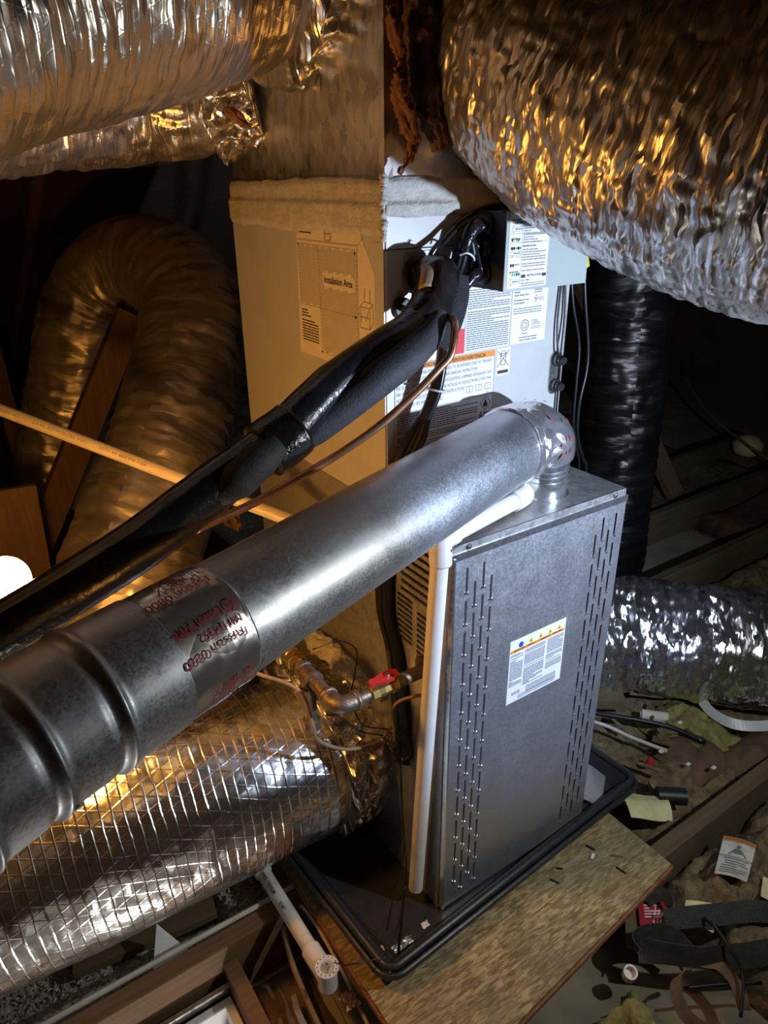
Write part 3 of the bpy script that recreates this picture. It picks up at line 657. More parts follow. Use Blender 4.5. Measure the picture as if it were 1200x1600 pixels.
# small cabinet drawings
for (bu, bv, sc) in ((-0.263, 1.172, 1.0), (-0.372, 1.3045, 0.6)):
    q = [(0, 0), (0.030, 0), (0.030, 0.034), (0, 0.034)]
    for i in range(4): LS.line(m, (bu+q[i][0]*sc, bv+q[i][1]*sc), (bu+q[(i+1) % 4][0]*sc, bv+q[(i+1) % 4][1]*sc), 0.0009, h0, h1)
    for a, b in (((0.030, 0), (0.040, 0.012)), ((0.040, 0.012), (0.040, 0.040)), ((0.030, 0.034), (0.040, 0.042)), ((0, 0.034), (0.012, 0.044)), ((0.012, 0.044), (0.040, 0.042)), ((0.004, 0.008), (0.004, 0.024)), ((0, 0.018), (0.030, 0.018)), ((0.018, 0.012), (0.026, 0.030))): LS.line(m, (bu+a[0]*sc, bv+a[1]*sc), (bu+b[0]*sc, bv+b[1]*sc), 0.0009, h0, h1)
for a, b in (((-0.242, 1.134), (-0.242, 1.166)), ((-0.229, 1.120), (-0.229, 1.152)), ((-0.248, 1.220), (-0.248, 1.236)), ((-0.232, 1.214), (-0.232, 1.236))): LS.line(m, a, b, 0.0011, h0, h1)
put(m, 'lettering', 'ink', P)

# control box on the coil front
cb = thing('control_box', 'grey-green electrical control box with a wiring label on the coil front', 'control box', (0.262, 0.145, 1.228))
bx0, bx1, by0, by1, bz0, bz1 = 0.169, 0.362, 0.100, CF-0.0015, 1.232, 1.352
m = MB(); m.box((bx0+0.001, by0+0.002, bz0+0.001), (bx0+0.004, by1, bz1-0.001)); m.build('side_plate', 'rubber_black', cb)
m = MB(); m.box((bx0+0.004, by0+0.002, bz0+0.001), (bx1-0.001, by1, bz0+0.004)).box((bx0+0.001, by0+0.002, bz1-0.004), (bx1-0.001, by1, bz1-0.001)).box((bx1-0.004, by0+0.002, bz0+0.004), (bx1-0.001, by1, bz1-0.004)); m.build('box_body', 'box_paint', cb)
cov = MB().box((bx0, by0, bz0), (bx1, by0+0.002, bz1)).build('cover', 'box_paint', cb)
for z in (1.333, 1.297, 1.258):
    MB().lathe((bx0+0.001, 0.150, z), (-1, 0, 0), [(0, 0.019), (0.004, 0.019), (0.006, 0.016), (0.012, 0.014)], 20).build('grommet', 'rubber_black', cb)
m = MB(); screw(m, (0.356, by0, 1.292), (0, -1, 0), 0.0036); m.build('screw', 'steel', cb)
BS = Sheet((bx0, by0, bz0), (1, 0, 0), (0, 0, 1), (0, -1, 0))
m = MB(); BS.rect(m, 0.006, 0.0045, 0.094, 0.1165, 0, h0); o = m.build('wiring_label', 'paper_white', cov)
m = MB(); BS.rect(m, 0.097, 0.097, 0.130, 0.113, 0, h0); m.build('serial_label', 'paper_white', cov)
m = MB(); BS.rect(m, 0.036, 0.1085, 0.092, 0.1155, h0, h1); m.build('orange_heading', 'ink_orange', cov)
m = MB(); text(m, 'WARNING', 0.022, lambda x, y: BS.p(0.058+x, 0.1103+y, h1+0.0001), 0.0038, 0.0002); BS.plate(m, [(0.050, 0.1098), (0.0555, 0.1098), (0.0528, 0.1148)], h1, h1+0.0001)
text(m, 'ELECTRIC SHOCK HAZARD', 0.044, lambda x, y: BS.p(0.0365+x, 0.1025+y, h1), 0.0026, 0.0002); text(m, 'DANGER DE CHOC', 0.030, lambda x, y: BS.p(0.0365+x, 0.067+y, h1), 0.0026, 0.0002)
text(m, 'INSTALLATION', 0.032, lambda x, y: BS.p(0.050+x, 0.0212+y, h1), 0.0036, 0.0001); BS.rect(m, 0.0365, 0.0195, 0.046, 0.0245, h0, h1); BS.rect(m, 0.0835, 0.0195, 0.093, 0.0245, h0, h1)
BS.plate(m, [(0.083, 0.0995), (0.087, 0.1015), (0.089, 0.096), (0.086, 0.094)], h0, h1); BS.plate(m, [(0.086, 0.0925), (0.090, 0.0925), (0.088, 0.0895)], h0, h1); text(m, 'FIELD WIRING', 0.020, lambda x, y: BS.p(0.0375+x, 0.0145+y, h1), 0.0024)
m.build('lettering', 'ink', cov)
m = MB()
BS.rows(m, 0.0365, 0.080, 0.0992, 0.088, 0.0037, 0.0016, h0, h1, 41); BS.rows(m, 0.0365, 0.090, 0.0860, 0.0745, 0.0037, 0.0016, h0, h1, 42, 0.3); BS.rows(m, 0.0365, 0.089, 0.0635, 0.029, 0.0038, 0.0016, h0, h1, 43, 0.25); BS.rows(m, 0.0375, 0.090, 0.0115, 0.006, 0.0035, 0.0015, h0, h1, 44, 0)
for v_ in (0.0875, 0.0525, 0.0735): BS.line(m, (0.008, v_), (0.034, v_) if v_ != 0.0735 else (0.091, v_), 0.0005, h0, h1)
BS.line(m, (0.0345, 0.006), (0.0345, 0.116), 0.0005, h0, h1)
for v_ in (0.094, 0.058, 0.0145):
    q = [(0.0105, v_), (0.0145, v_+0.0055), (0.0145, v_+0.003), (0.033, v_+0.003), (0.033, v_-0.003), (0.0145, v_-0.003), (0.0145, v_-0.0055)]
    for i in range(7): BS.line(m, q[i], q[(i+1) % 7], 0.0005, h0, h1)
    BS.rows(m, 0.017, 0.031, v_+0.0012, v_-0.0005, 0.003, 0.002, h0, h1, 45, 0)
for v_ in (0.109, 0.081, 0.067, 0.042, 0.031): BS.rows(m, 0.0105, 0.030, v_, v_-0.001, 0.0035, 0.0024, h0, h1, int(v_*1e3), 0)
BS.rows(m, 0.111, 0.127, 0.1035, 0.1015, 0.003, 0.0014, h0, h1, 46, 0)
m.build('text_print', 'ink_grey', cov)
cols = {'ink_yellow': [], 'ink_blue': [], 'ink_green': [], 'ink': []}
for v_, seq in ((0.1015, 'ygbkk'), (0.0755, 'kygb'), (0.0635, 'kk-kg'), (0.0375, 'kk'), (0.0235, 'yggkk')):
    for i, ch in enumerate(seq):
        if ch != '-': cols[{'y': 'ink_yellow', 'g': 'ink_green', 'b': 'ink_blue', 'k': 'ink'}[ch]].append((0.011+i*0.0046, v_))
for mt, lst in cols.items():
    m = MB()
    for u, v_ in lst: BS.rect(m, u, v_, u+0.0034, v_+0.0044, h0, h1)
    m.build('wire_colour_mark', mt, cov)

# ------------------------------------------------------------------ supply plenum with mastic joint
PL0 = 0.008; PF = CF+0.008
plen = thing('supply_plenum', 'stained galvanised sheet metal plenum rising above the coil cabinet', 'plenum', (0.213, 0.47, CT+0.0005))
MB().box((PL0, PF, CT+0.0005), (PL0+0.002, CB-0.004, 2.15)).build('side_panel', 'galv_plenum', plen)
MB().box((WD-0.010, PF, CT+0.0005), (WD-0.008, CB-0.004, 2.15)).build('side_panel', 'galv_plenum', plen)
MB().box((PL0+0.002, PF, CT+0.0005), (WD-0.010, PF+0.002, 2.15)).build('front_panel', 'galv_plenum', plen)
MB().box((PL0+0.002, CB-0.006, CT+0.0005), (WD-0.010, CB-0.004, 2.15)).build('back_panel', 'galv_plenum', plen)
MB().box((PL0, PF, 2.15), (WD-0.008, CB-0.004, 2.152)).build('top_panel', 'galv_plenum', plen)
m = MB().box((PL0-0.003, PF-0.003, CT+0.03), (PL0+0.012, PF+0.012, 2.12)); m.build('corner_seam', 'galv_plenum', plen)
def mastic(name, O, U, L, zlo, zhi, outw, seed, parent):
    nu, nv = int(L/0.0045), 30; O, U, N = V(*O), V(*U), V(*outw); vs = []
    for i in range(nu+1):
        s_ = L*i/nu
        lo_ = zlo+0.016*(fbm(s_*16, seed, 0, 4)-0.45); hi = zhi+0.014*(fbm(s_*14+9, seed+2, 0, 4)-0.45)
        for j in range(nv+1):
            f = j/nv; z = lo_+(hi-lo_)*f; e = min(f, 1-f)
            t_ = 0.0008+0.0045*min(1, e*9)+0.0030*(fbm(s_*24, z*110+seed, 1, 4)-0.45)*min(1, e*6)
            step = 0.005*(1/(1+math.exp(-(CT+0.006-z)*900)))
            vs.append(O+U*s_+N*(t_-0.0065+step+0.001)+V(0, 0, z))
    k = nv+1; fs = [(i*k+j, (i+1)*k+j, (i+1)*k+j+1, i*k+j+1) for i in range(nu) for j in range(nv)]
    n = len(vs); vs2 = [np.array(p)-N*0.004 for p in vs]; rim_ = [i*k for i in range(nu+1)]+[nu*k+j for j in range(1, k)]+[i*k+nv for i in range(nu-1, -1, -1)]+[j for j in range(nv-1, 0, -1)]
    fs += [(rim_[i], rim_[i-1], n+rim_[i-1], n+rim_[i]) for i in range(len(rim_))]
    MB().add(vs+vs2, fs).build(name, 'mastic', parent, smooth=True)
mastic('mastic_band', (-0.001, CB, 0), (0, -1, 0), CB-CF-0.001, 1.318, 1.402, (-1, 0, 0), 3, plen)
mastic('mastic_band', (0.0, CF-0.001, 0), (1, 0, 0), WD, 1.345, 1.400, (0, -1, 0), 5, plen)
m = MB()
for k in range(16):
    z = 1.315+0.088*k/15; r = 0.004+0.004*random.random(); m.lathe((0.0+random.uniform(-.002, .001), CF+random.uniform(-.002, .002), z), (0.2, -0.1, 1), [(-r, 0.001), (-r*.5, r*.9), (r*.5, r), (r, 0.001)], 7)
m.build('mastic_corner', 'mastic', plen, smooth=True)

# ------------------------------------------------------------------ flue: collar, elbow, long pipe, near elbow
flue = thing('flue_pipe', 'long galvanised metal flue pipe crossing in front of the furnace', 'flue pipe', (-0.2, -0.05, 0.86))
FZ = 0.964; A0 = V(0.203, 0.098, FZ); A1 = V(-0.535, -0.160, 0.957); fd = unit(A1-A0)
m = MB(); m.lathe((0.281, 0.086, H+0.0012), (0, 0, 1), [(0, 0.052), (0.003, 0.052), (0.003, 0.047), (0.030, 0.047), (0.030, 0.0495), (0.034, 0.0495), (0.034, 0.047), (0.040, 0.047), (0.041, 0.050), (0.044, 0.050), (0.045, 0.047), (0.050, 0.047), (0.051, 0.050), (0.054, 0.050), (0.055, 0.048), (0.078, 0.050)], 40)
m.build('collar', 'galv_bright', flue, auto=50)
m = MB(); m.tube([(0.281, 0.086, 0.930), (0.280, 0.086, 0.943), (0.272, 0.089, 0.957), (0.252, 0.0965, FZ+0.002), (0.222, 0.1005, FZ+0.001), (0.198, 0.0968, FZ)], [0.050, 0.055, 0.064, 0.070, 0.0715, 0.0715], 40, 6, rfun=lambda L, A, r: 0.0016*np.clip(np.sin(L*150), 0.5, 1)+0.0012*(vnoise(L*90, np.cos(A)*3, np.sin(A)*3)-0.5))
m.build('elbow', 'foil_tape_shiny', flue, smooth=True)
m = MB(); PR = 0.0685
m.tube([tuple(A0+fd*x) for x in np.linspace(0.0, np.linalg.norm(A1-A0)+0.01, 60)], PR, 72, 1, smooth=False)
pipe = m.build('pipe', 'galv_pipe', flue, auto=40)
m = MB()
for x in (0.004, 0.010):
    c_ = A0+fd*x; m.lathe(c_, fd, [(-0.003, PR), (-0.001, PR+0.0022), (0.001, PR+0.0022), (0.003, PR)], 64)
m.build('end_bead', 'galv_bright', flue, auto=40)
# longitudinal lock seam
nrm = unit(np.cross(fd, (0, 0, 1)))
E1 = A1; pts = [E1-fd*0.02, E1+fd*0.03, E1+fd*0.09, E1+fd*0.16+V(0.002, -0.002, -0.001), E1+fd*0.22+V(0.006, -0.005, -0.004), E1+fd*0.28+V(0.014, -0.014, -0.01), E1+fd*0.6+V(0.05, -0.05, -0.03), E1+fd*1.5+V(0.15, -0.15, -0.08)]
def gore(L, A, r):
    d = np.zeros_like(L+A)
    for x0_ in (0.082, 0.150, 0.215): d = d+0.0040*np.exp(-((L-x0_)/0.0045)**2)-0.0022*np.exp(-((L-x0_-0.011)/0.005)**2)
    return d+np.where(L > 0.012, 0.003, 0.0)
m = MB(); m.tube(pts, PR+0.001, 72, 40, rfun=gore); m.build('near_elbow', 'galv_pipe', flue, smooth=True)
# printed foil tape round the joint
def on_pipe(x, a, r): return A0+fd*x+V(0, 0, 1)*math.cos(a)*r+nrm*math.sin(a)*r
LP = float(np.linalg.norm(A1-A0)); ts, te = LP-0.095, LP+0.005
m = MB(); m.tube([tuple(A0+fd*x) for x in np.linspace(ts, te, 40)], PR+0.0022, 96, 1, cap=True, smooth=False, rfun=lambda L, A, r: 0.0022*(fbm(L*40, A*5, 0, 3)-0.45)+0.0012*np.abs(vnoise(L*25+A*3, A*2)-0.5))
m.build('foil_tape', 'foil_tape', flue, smooth=True)
m = MB()
def row(tx, x_start, a, wid, ht): text(m, tx, wid, lambda x, y: on_pipe(x_start+x, a-(y)/PR, PR+0.0052), ht, 0.0003)
# rows run along the pipe, read from the far side towards the near end
sgn = 1.0
a_ = 0.30
for tx, wd_, da in (('UL 181A-P', 0.050, 0.24), ('UL 181B-FX', 0.052, 0.22), ('Fasson 0800', 0.076, 0.55), ('Listed 70P6', 0.064, 0.20), ('MH14352', 0.048, 0.20), ('Fasson 0800', 0.078, 0.62), ('UL 181B-FX', 0.052, 0.22), ('UL 181A-P', 0.050, 0.24), ('Fasson 0800', 0.076, 0.6)):
    m = MB(); row(tx, ts+0.014 if tx != 'Listed 70P6' else ts+0.024, a_, wd_, 0.0082); 
    if tx == 'Listed 70P6':
        for i in range(20):
            q0, q1 = 2*math.pi*i/20, 2*math.pi*(i+1)/20
            m.add([on_pipe(ts+0.015+rr_*math.cos(q), a_-(0.004+rr_*math.sin(q))/PR, PR+0.0052) for q, rr_ in ((q0, 0.0052), (q0, 0.0066), (q1, 0.0066), (q1, 0.0052))], [(0, 1, 2, 3)])
        text(m, 'UL', 0.006, lambda x, y: on_pipe(ts+0.012+x, a_-(0.002+y)/PR, PR+0.0052), 0.004, 0.0003)
    m.build('red_lettering', 'ink_red', flue)
    a_ -= da
m = MB(); c_ = E1+fd*0.118; pn = unit(-nrm*0.80+V(0, 0, -0.60)); screw(m, c_+pn*(PR+0.0035), pn, 0.0045); m.build('screw', 'steel', flue)
m = MB()
for k in range(5):
    x_ = LP-0.110+k*0.0; a0_ = 1.55
    m.add([on_pipe(LP-0.1005, -1.9, PR+0.0012), on_pipe(LP-0.104, -1.9, PR+0.0012), on_pipe(LP-0.104, -2.25, PR+0.0012), on_pipe(LP-0.1005, -2.25, PR+0.0012)], [(0, 1, 2, 3)]); break
m.build('tape_mark', 'ink_grey', flue)
m = MB()
rr = random.Random(5)
for k in range(14):
    base = V(0.250+rr.uniform(-0.02, 0.012), 0.0955, FZ+0.003); a = rr.uniform(-0.2, 1.9); d_ = unit(-nrm*math.sin(a)+V(0, 0, math.cos(a))); tt = unit(np.cross(d_, fd)); s1 = rr.uniform(0.003, 0.008)
    p0 = base+d_*0.0765
    m.add([p0-tt*s1, p0+fd*0.002, p0+tt*s1, p0-fd*0.002], [(0, 1, 2, 3)])
m.build('red_print', 'ink_red', flue)

# ------------------------------------------------------------------ PVC condensate pipe on the furnace
pv = thing('condensate_pipe', 'white plastic pipe dropping down the furnace side beside its front corner', 'pipe', (-0.03, 0.03, 0.03))
m = MB(); m.tube([(-0.030, -0.003, 0.868), (-0.030, 0.050, 0.045)], 0.0150, 24, 1, smooth=False); m.build('drop_pipe', 'pvc_white', pv, auto=40)
m = MB(); m.tube([(-0.030, -0.004, 0.845), (-0.030, -0.003, 0.873), (-0.026, -0.001, 0.8835), (-0.014, 0.002, 0.886), (0.004, 0.007, 0.886)], 0.0185, 24, 6); m.build('elbow', 'pvc_white', pv, smooth=True)
m = MB(); m.tube([(-0.005, 0.004, 0.886), (0.185, 0.048, 0.884)], 0.0150, 24, 1, smooth=False); m.build('cross_pipe', 'pvc_white', pv, auto=40)
m = MB(); m.tube([(0.168, 0.044, 0.884), (0.192, 0.050, 0.884), (0.207, 0.057, 0.884), (0.212, 0.072, 0.884), (0.208, 0.090, 0.884)], 0.0185, 24, 6); m.build('elbow', 'pvc_white', pv, smooth=True)
m = MB(); rr = random.Random(2)
for k in range(9): q = V(-0.034+0.0035*k, -0.0205-0.0*k, 0.868+0.0011*k); m.add([q, q+V(0.0022, -0.0002, 0), q+V(0.0022, -0.0002, 0.005), q+V(0, 0, 0.005)], [(0, 1, 2, 3)])
m.build('print_mark', 'ink', pv)

# ------------------------------------------------------------------ gas line with valve
gas = thing('gas_pipe', 'iron gas pipe with red handled shutoff valve entering the furnace side', 'gas pipe', (-0.14, 0.15, 0.45))
gz, gy, gx = 0.577, 0.075, -0.181
MB().tube([(0.03, gy, gz), (-0.072, gy, gz)], 0.0125, 18, 1, smooth=False).build('nipple', 'iron_pipe', gas, auto=40)
m = MB(); m.lathe((-0.062, gy, gz), (-1, 0, 0), [(0, 0.013), (0.001, 0.0165), (0.012, 0.0165), (0.014, 0.013), (0.030, 0.0145), (0.042, 0.013), (0.043, 0.017), (0.056, 0.017), (0.057, 0.013)], 8); vb = m.build('valve_body', 'brass', gas)
m = MB(); m.lathe((-0.085, gy-0.004, gz+0.014), (0, -0.2, 1), [(0, 0.006), (0.010, 0.006), (0.011, 0.005)], 10)
hs = Sheet((-0.085, gy-0.006, gz+0.024), (-1, 0, 0), (0, 1, 0.2), (0, -0.2, 1))
hs.plate(m, [(-0.022, -0.006), (-0.012, -0.011), (0.006, -0.011), (0.020, -0.008), (0.036, -0.006), (0.036, 0.006), (0.020, 0.008), (0.006, 0.011), (-0.012, 0.011), (-0.022, 0.006)], 0, 0.006); m.build('valve_handle', 'valve_red', gas)
m = MB(); m.lathe((-0.085, gy-0.008, gz+0.030), (0, -0.2, 1), [(0, 0.004), (0.004, 0.004), (0.0045, 0.003)], 6); m.build('handle_screw', 'steel', gas)
MB().tube([(-0.112, gy, gz), (-0.160, gy, gz)], 0.0115, 18, 1, smooth=False).build('pipe', 'iron_pipe', gas, auto=40)
m = MB(); m.tube([(-0.142, gy, gz), (gx+0.022, gy, gz), (gx+0.006, gy+0.004, gz), (gx, gy+0.018, gz), (gx, gy+0.040, gz)], [0.0165, 0.0160, 0.0165, 0.0160, 0.0165], 20, 6)
for c_, ax in (((-0.142, gy, gz), (-1, 0, 0)), ((gx, gy+0.040, gz), (0, -1, 0))): m.lathe(c_, ax, [(0, 0.015), (0, 0.0185), (0.008, 0.0185), (0.009, 0.015)], 20)
m.build('elbow', 'iron_pipe', gas, smooth=True)
MB().tube([(gx, gy+0.035, gz), (gx, 0.255, gz+0.004)], 0.0125, 18, 1, smooth=False).build('pipe', 'iron_pipe', gas, auto=40)
m = MB()
m.lathe((gx, gy+0.085, gz+0.001), (0, 1, 0), [(0, 0.0185), (0.008, 0.0185), (0.009, 0.0155), (0.036, 0.0155), (0.037, 0.0185), (0.045, 0.0185)], 18); m.lathe((gx, gy+0.107, gz), (0, 0, -1), [(0, 0.0155), (0.022, 0.0155), (0.023, 0.0185), (0.031, 0.0185)], 18); m.build('tee', 'iron_pipe', gas, auto=40)
m = MB(); m.tube([(gx, gy+0.107, gz-0.025), (gx, gy+0.107, gz-0.105)], 0.0115, 16, 1, smooth=False); m.lathe((gx, gy+0.107, gz-0.10), (0, 0, -1), [(0, 0.0165), (0.018, 0.0165), (0.02, 0.013)], 14); m.build('drip_leg', 'iron_pipe', gas, auto=40)
m = MB(); m.lathe((gx, gy+0.140, gz+0.002), (0, 1, 0), [(0, 0.017), (0.014, 0.017), (0.015, 0.0195), (0.027, 0.0195), (0.028, 0.0165), (0.036, 0.0165)], 6); m.build('flare_nut', 'brass', gas)
m = MB(); m.tube([(gx, 0.245, gz+0.003), (gx, 0.268, gz+0.006), (gx-0.004, 0.284, gz+0.0), (gx-0.006, 0.289, gz-0.016), (gx-0.004, 0.288, gz-0.032)], [0.017, 0.017, 0.015, 0.012, 0.010], 18, 5); m.build('flex_connector', 'brass', gas, smooth=True)

# ------------------------------------------------------------------ refrigerant line set (insulated, taped)
ls = thing('insulated_line_set', 'black insulated refrigerant line bundle sloping from the coil to lower left', 'line set', (-0.3, 0.05, 0.95))
core = [(0.066, 0.180, 1.258), (0.066, 0.156, 1.264), (0.056, 0.132, 1.252), (0.022, 0.104, 1.222), (-0.030, 0.082, 1.196), (-0.084, 0.072, 1.180), (-0.179, 0.060, 1.142), (-0.281, 0.034, 1.090), (-0.375, 0.029, 1.048), (-0.466, 0.016, 1.010), (-0.553, 0.004, 0.983), (-0.637, -0.004, 0.960), (-0.74, -0.01, 0.935), (-0.9, -0.01, 0.91), (-1.3, -0.01, 0.86), (-2.2, 0.1, 0.8)]
m = MB(); m.tube(core, [0.020, 0.028, 0.030, 0.029, 0.028, 0.028, 0.029, 0.030, 0.032, 0.032, 0.031, 0.030, 0.03, 0.03, 0.03, 0.03], 28, 10, rfun=lambda L, A, r: 0.006*(fbm(L*9, np.cos(A)*1.3, np.sin(A)*1.3, 3)-0.45)+0.0022*np.abs(vnoise(L*28+A*1.8, A*1.6)-0.5))
m.build('insulation', 'vinyl_black', ls, smooth=True)
def offs(i0, i1, o): return [tuple(V(*core[i])+V(*o)) for i in range(i0, i1)]
m = MB(); m.tube([(0.036, 0.098, 1.228), (-0.010, 0.058, 1.196), (-0.066, 0.034, 1.172), (-0.118, 0.030, 1.150), (-0.165, 0.036, 1.122), (-0.216, 0.044, 1.092), (-0.252, 0.046, 1.074)], [0.014, 0.021, 0.024, 0.025, 0.024, 0.022, 0.015], 22, 8, rfun=lambda L, A, r: 0.003*(fbm(L*14, A, 0, 3)-0.45)); m.build('foam_sleeve', 'foam_black', ls, smooth=True)
m = MB(); m.tube([(-0.290, 0.012, 1.092), (-0.322, 0.006, 1.078), (-0.350, 0.006, 1.060), (-0.378, 0.012, 1.042)], [0.020, 0.024, 0.024, 0.014], 20, 8, rfun=lambda L, A, r: 0.002*(fbm(L*20, A, 0, 3)-0.45)); m.build('foam_sleeve', 'foam_black', ls, smooth=True)
m = MB(); m.tube([(-0.252, 0.036, 1.1005), (-0.278, 0.033, 1.0895), (-0.300, 0.031, 1.0805)], 0.0385, 28, 6, rfun=lambda L, A, r: 0.0035*(fbm(L*40+A, A*1.5, 0, 3)-0.45)); m.build('tape_wrap', 'vinyl_tape', ls, smooth=True)
m = MB(); m.tube([(0.072, 0.160, 1.270), (0.062, 0.132, 1.258), (0.030, 0.106, 1.228), (-0.016, 0.086, 1.200)], [0.024, 0.034, 0.034, 0.030], 28, 8, rfun=lambda L, A, r: 0.008*(fbm(L*30, np.cos(A)*2, np.sin(A)*2, 3)-0.45)); m.build('tape_wrap', 'vinyl_tape', ls, smooth=True)
m = MB(); m.ribbon([(0.096, 0.120, 1.262), (0.084, 0.104, 1.232), (0.052, 0.082, 1.196), (0.012, 0.064, 1.172)], 0.026, (0.5, -0.55, -0.65), 0.003, 8); m.build('loose_tape', 'foam_black', ls, smooth=False)
# bare copper stubs at the cabinet
m = MB(); m.tube([(0.058, 0.186, 1.262), (0.050, 0.150, 1.272), (0.030, 0.118, 1.268), (0.012, 0.100, 1.250)], 0.011, 14, 8); m.build('copper_stub', 'wire_tan', ls, smooth=True)
m = MB(); m.tube([(0.032, 0.186, 1.209), (0.026, 0.150, 1.212), (0.010, 0.110, 1.214), (-0.010, 0.090, 1.206)], 0.0055, 12, 8); m.build('copper_stub', 'brass', ls, smooth=True)
cu = MB(); cu.tube([(0.046, 0.085, 1.205), (0.026, 0.050, 1.210), (0.006, 0.022, 1.200), (-0.010, 0.010, 1.172), (-0.030, 0.012, 1.153), (-0.064, 0.019, 1.123), (-0.112, 0.030, 1.086), (-0.16, 0.045, 1.055), (-0.202, 0.058, 1.032), (-0.262, 0.064, 1.010), (-0.32, 0.058, 0.998), (-0.40, 0.042, 0.992)], 0.0058, 14, 8)
tag(cu.build('copper_tube', 'copper', smooth=True), 'bare bent copper tube curving below the black line bundle', 'tube')
c2 = MB(); c2.tube([(-0.002, 0.125, 1.213), (-0.018, 0.098, 1.213), (-0.034, 0.082, 1.202), (-0.052, 0.074, 1.190), (-0.10, 0.070, 1.172), (-0.179, 0.062, 1.143), (-0.26, 0.044, 1.112)], [0.004, 0.0065, 0.0075, 0.0075, 0.0072, 0.006, 0.004], 12, 8)
c2.build('liquid_line', 'copper', ls, smooth=True)

# ------------------------------------------------------------------ control wiring
rr = random.Random(12)
waypts = [(0.160, 0.150, 1.333), (0.138, 0.160, 1.310), (0.123, 0.160, 1.277), (0.110, 0.158, 1.244), (0.098, 0.154, 1.208), (0.090, 0.148, 1.168), (0.083, 0.147, 1.125), (0.071, 0.146, 1.075), (0.052, 0.152, 1.030), (0.030, 0.165, 0.975), (0.000, 0.176, 0.905), (-0.014, 0.178, 0.855), (-0.016, 0.178, 0.78), (-0.017, 0.182, 0.70), (-0.016, 0.176, 0.64), (-0.016, 0.152, 0.585), (-0.016, 0.138, 0.52), (-0.016, 0.128, 0.43), (-0.016, 0.121, 0.33)]
starts = [(0.160, 0.150+0.004*((k*7) % 5-2), (1.333, 1.297, 1.258)[k % 3]) for k in range(10)]
wb = thing('control_cable_bundle', 'bundle of black control cables tied together in front of the coil labels', 'cables', (0.0, 0.16, 0.34))
for k, st in enumerate(starts):
    th_ = k*2.4; dx, dy = 0.0095*math.cos(th_)*(0.4+0.6*(k % 3)/2), 0.0085*math.sin(th_)*(0.4+0.6*(k % 3)/2); pts = [st]
    for i, p in enumerate(waypts[1:]):
        f = 0.75 if i in (5, 6, 7) else (1.0 if i < 5 else 2.4)
        x_ = p[0]+dx*f+rr.uniform(-.0015, .0015); y_ = p[1]+dy*min(f, 1.0)
        if i >= 9: x_ = -0.009-(abs(dy)*0.9+0.001*(k % 3)); y_ = p[1]+dx*2.0
        pts.append((x_, min(y_, 0.184) if i < 10 else y_, p[2]+(rr.uniform(-.006, .006) if i < 3 else 0)))
    m = MB(); m.tube(pts, (0.0076, 0.0060, 0.0068, 0.0056, 0.0064, 0.0052)[k % 6], 10, 5); m.build('cable', 'wire_black', wb, smooth=True)
m = MB(); m.lathe((0.073, 0.146, 1.080), (-0.22, 0.0, -1), [(0, 0.012), (0.0005, 0.0162), (0.0035, 0.0162), (0.004, 0.012)], 16); m.build('cable_tie', 'carton_grey', wb)
m = MB(); m.tube([(0.108, 0.138, 1.290), (0.114, 0.130, 1.293), (0.124, 0.130, 1.290), (0.134, 0.134, 1.284), (0.140, 0.140, 1.280)], 0.0016, 8, 5); m.build('cable_tie', 'zip_white', wb)
m = MB(); m.tube([(0.160, 0.148, 1.258), (0.150, 0.148, 1.257), (0.138, 0.148, 1.249), (0.122, 0.150, 1.228), (0.108, 0.140, 1.20)], [0.010, 0.0115, 0.0105, 0.008, 0.006], 16, 6); m.build('conduit_boot', 'vinyl_tape', wb, smooth=True)
m = MB(); m.tube([(0.160, 0.150, 1.333), (0.148, 0.152, 1.330), (0.136, 0.153, 1.314), (0.128, 0.155, 1.288)], [0.009, 0.0125, 0.012, 0.007], 16, 6); m.build('conduit_boot', 'vinyl_tape', wb, smooth=True)
def cable(name, pts, r, mat, label, cat='cable', group=None, seg=8, n=6):
    m = MB(); m.tube(pts, r, seg, n); return tag(m.build(name, mat, smooth=True), label, cat, group)
cable('control_cable', [(0.34, 0.178, 1.358), (0.26, 0.176, 1.3585), (0.205, 0.175, 1.357), (0.160, 0.174, 1.348), (0.125, 0.172, 1.332), (0.095, 0.170, 1.311), (0.066, 0.160, 1.291), (0.030, 0.125, 1.258), (-0.004, 0.110, 1.226)], 0.0034, 'wire_black', 'upper black cable arching over the control box down to the line set')
cable('control_cable', [(0.35, 0.168, 1.3565), (0.26, 0.167, 1.3565), (0.200, 0.166, 1.353), (0.155, 0.166, 1.340), (0.120, 0.166, 1.323), (0.092, 0.164, 1.302), (0.066, 0.152, 1.284), (0.034, 0.120, 1.252), (0.01, 0.108, 1.226)], 0.0030, 'wire_black', 'lower black cable running just under the upper one over the control box')
for k, (p, lab) in enumerate(((([(0.395, 0.185, 1.230), (0.392, 0.183, 1.15), (0.396, 0.180, 1.10), (0.402, 0.178, 1.081)]), 'thin black sensor lead left strand ending at the upper drain plug'),
                             (([(0.405, 0.185, 1.230), (0.410, 0.183, 1.16), (0.406, 0.180, 1.10), (0.4045, 0.178, 1.082)]), 'thin black sensor lead right strand ending at the upper drain plug'),
                             (([(0.412, 0.184, 1.070), (0.412, 0.184, 1.00), (0.412, 0.184, 0.93), (0.410, 0.184, 0.864)]), 'thin black lead running down below the lower drain plug'))):
    cable('sensor_lead', p, 0.0022, 'wire_black', lab, 'wire')
cable('power_cable', [(0.470, 0.2, 1.246), (0.483, 0.2, 1.179), (0.506, 0.2, 1.088), (0.509, 0.2, 1.035), (0.498, 0.2, 0.969), (0.503, 0.2, 0.898), (0.528, 0.2, 0.841), (0.545, 0.2, 0.80), (0.55, 0.2, 0.6)], 0.0042, 'wire_black', 'black power cable hanging from the yellow cover beside the coil')
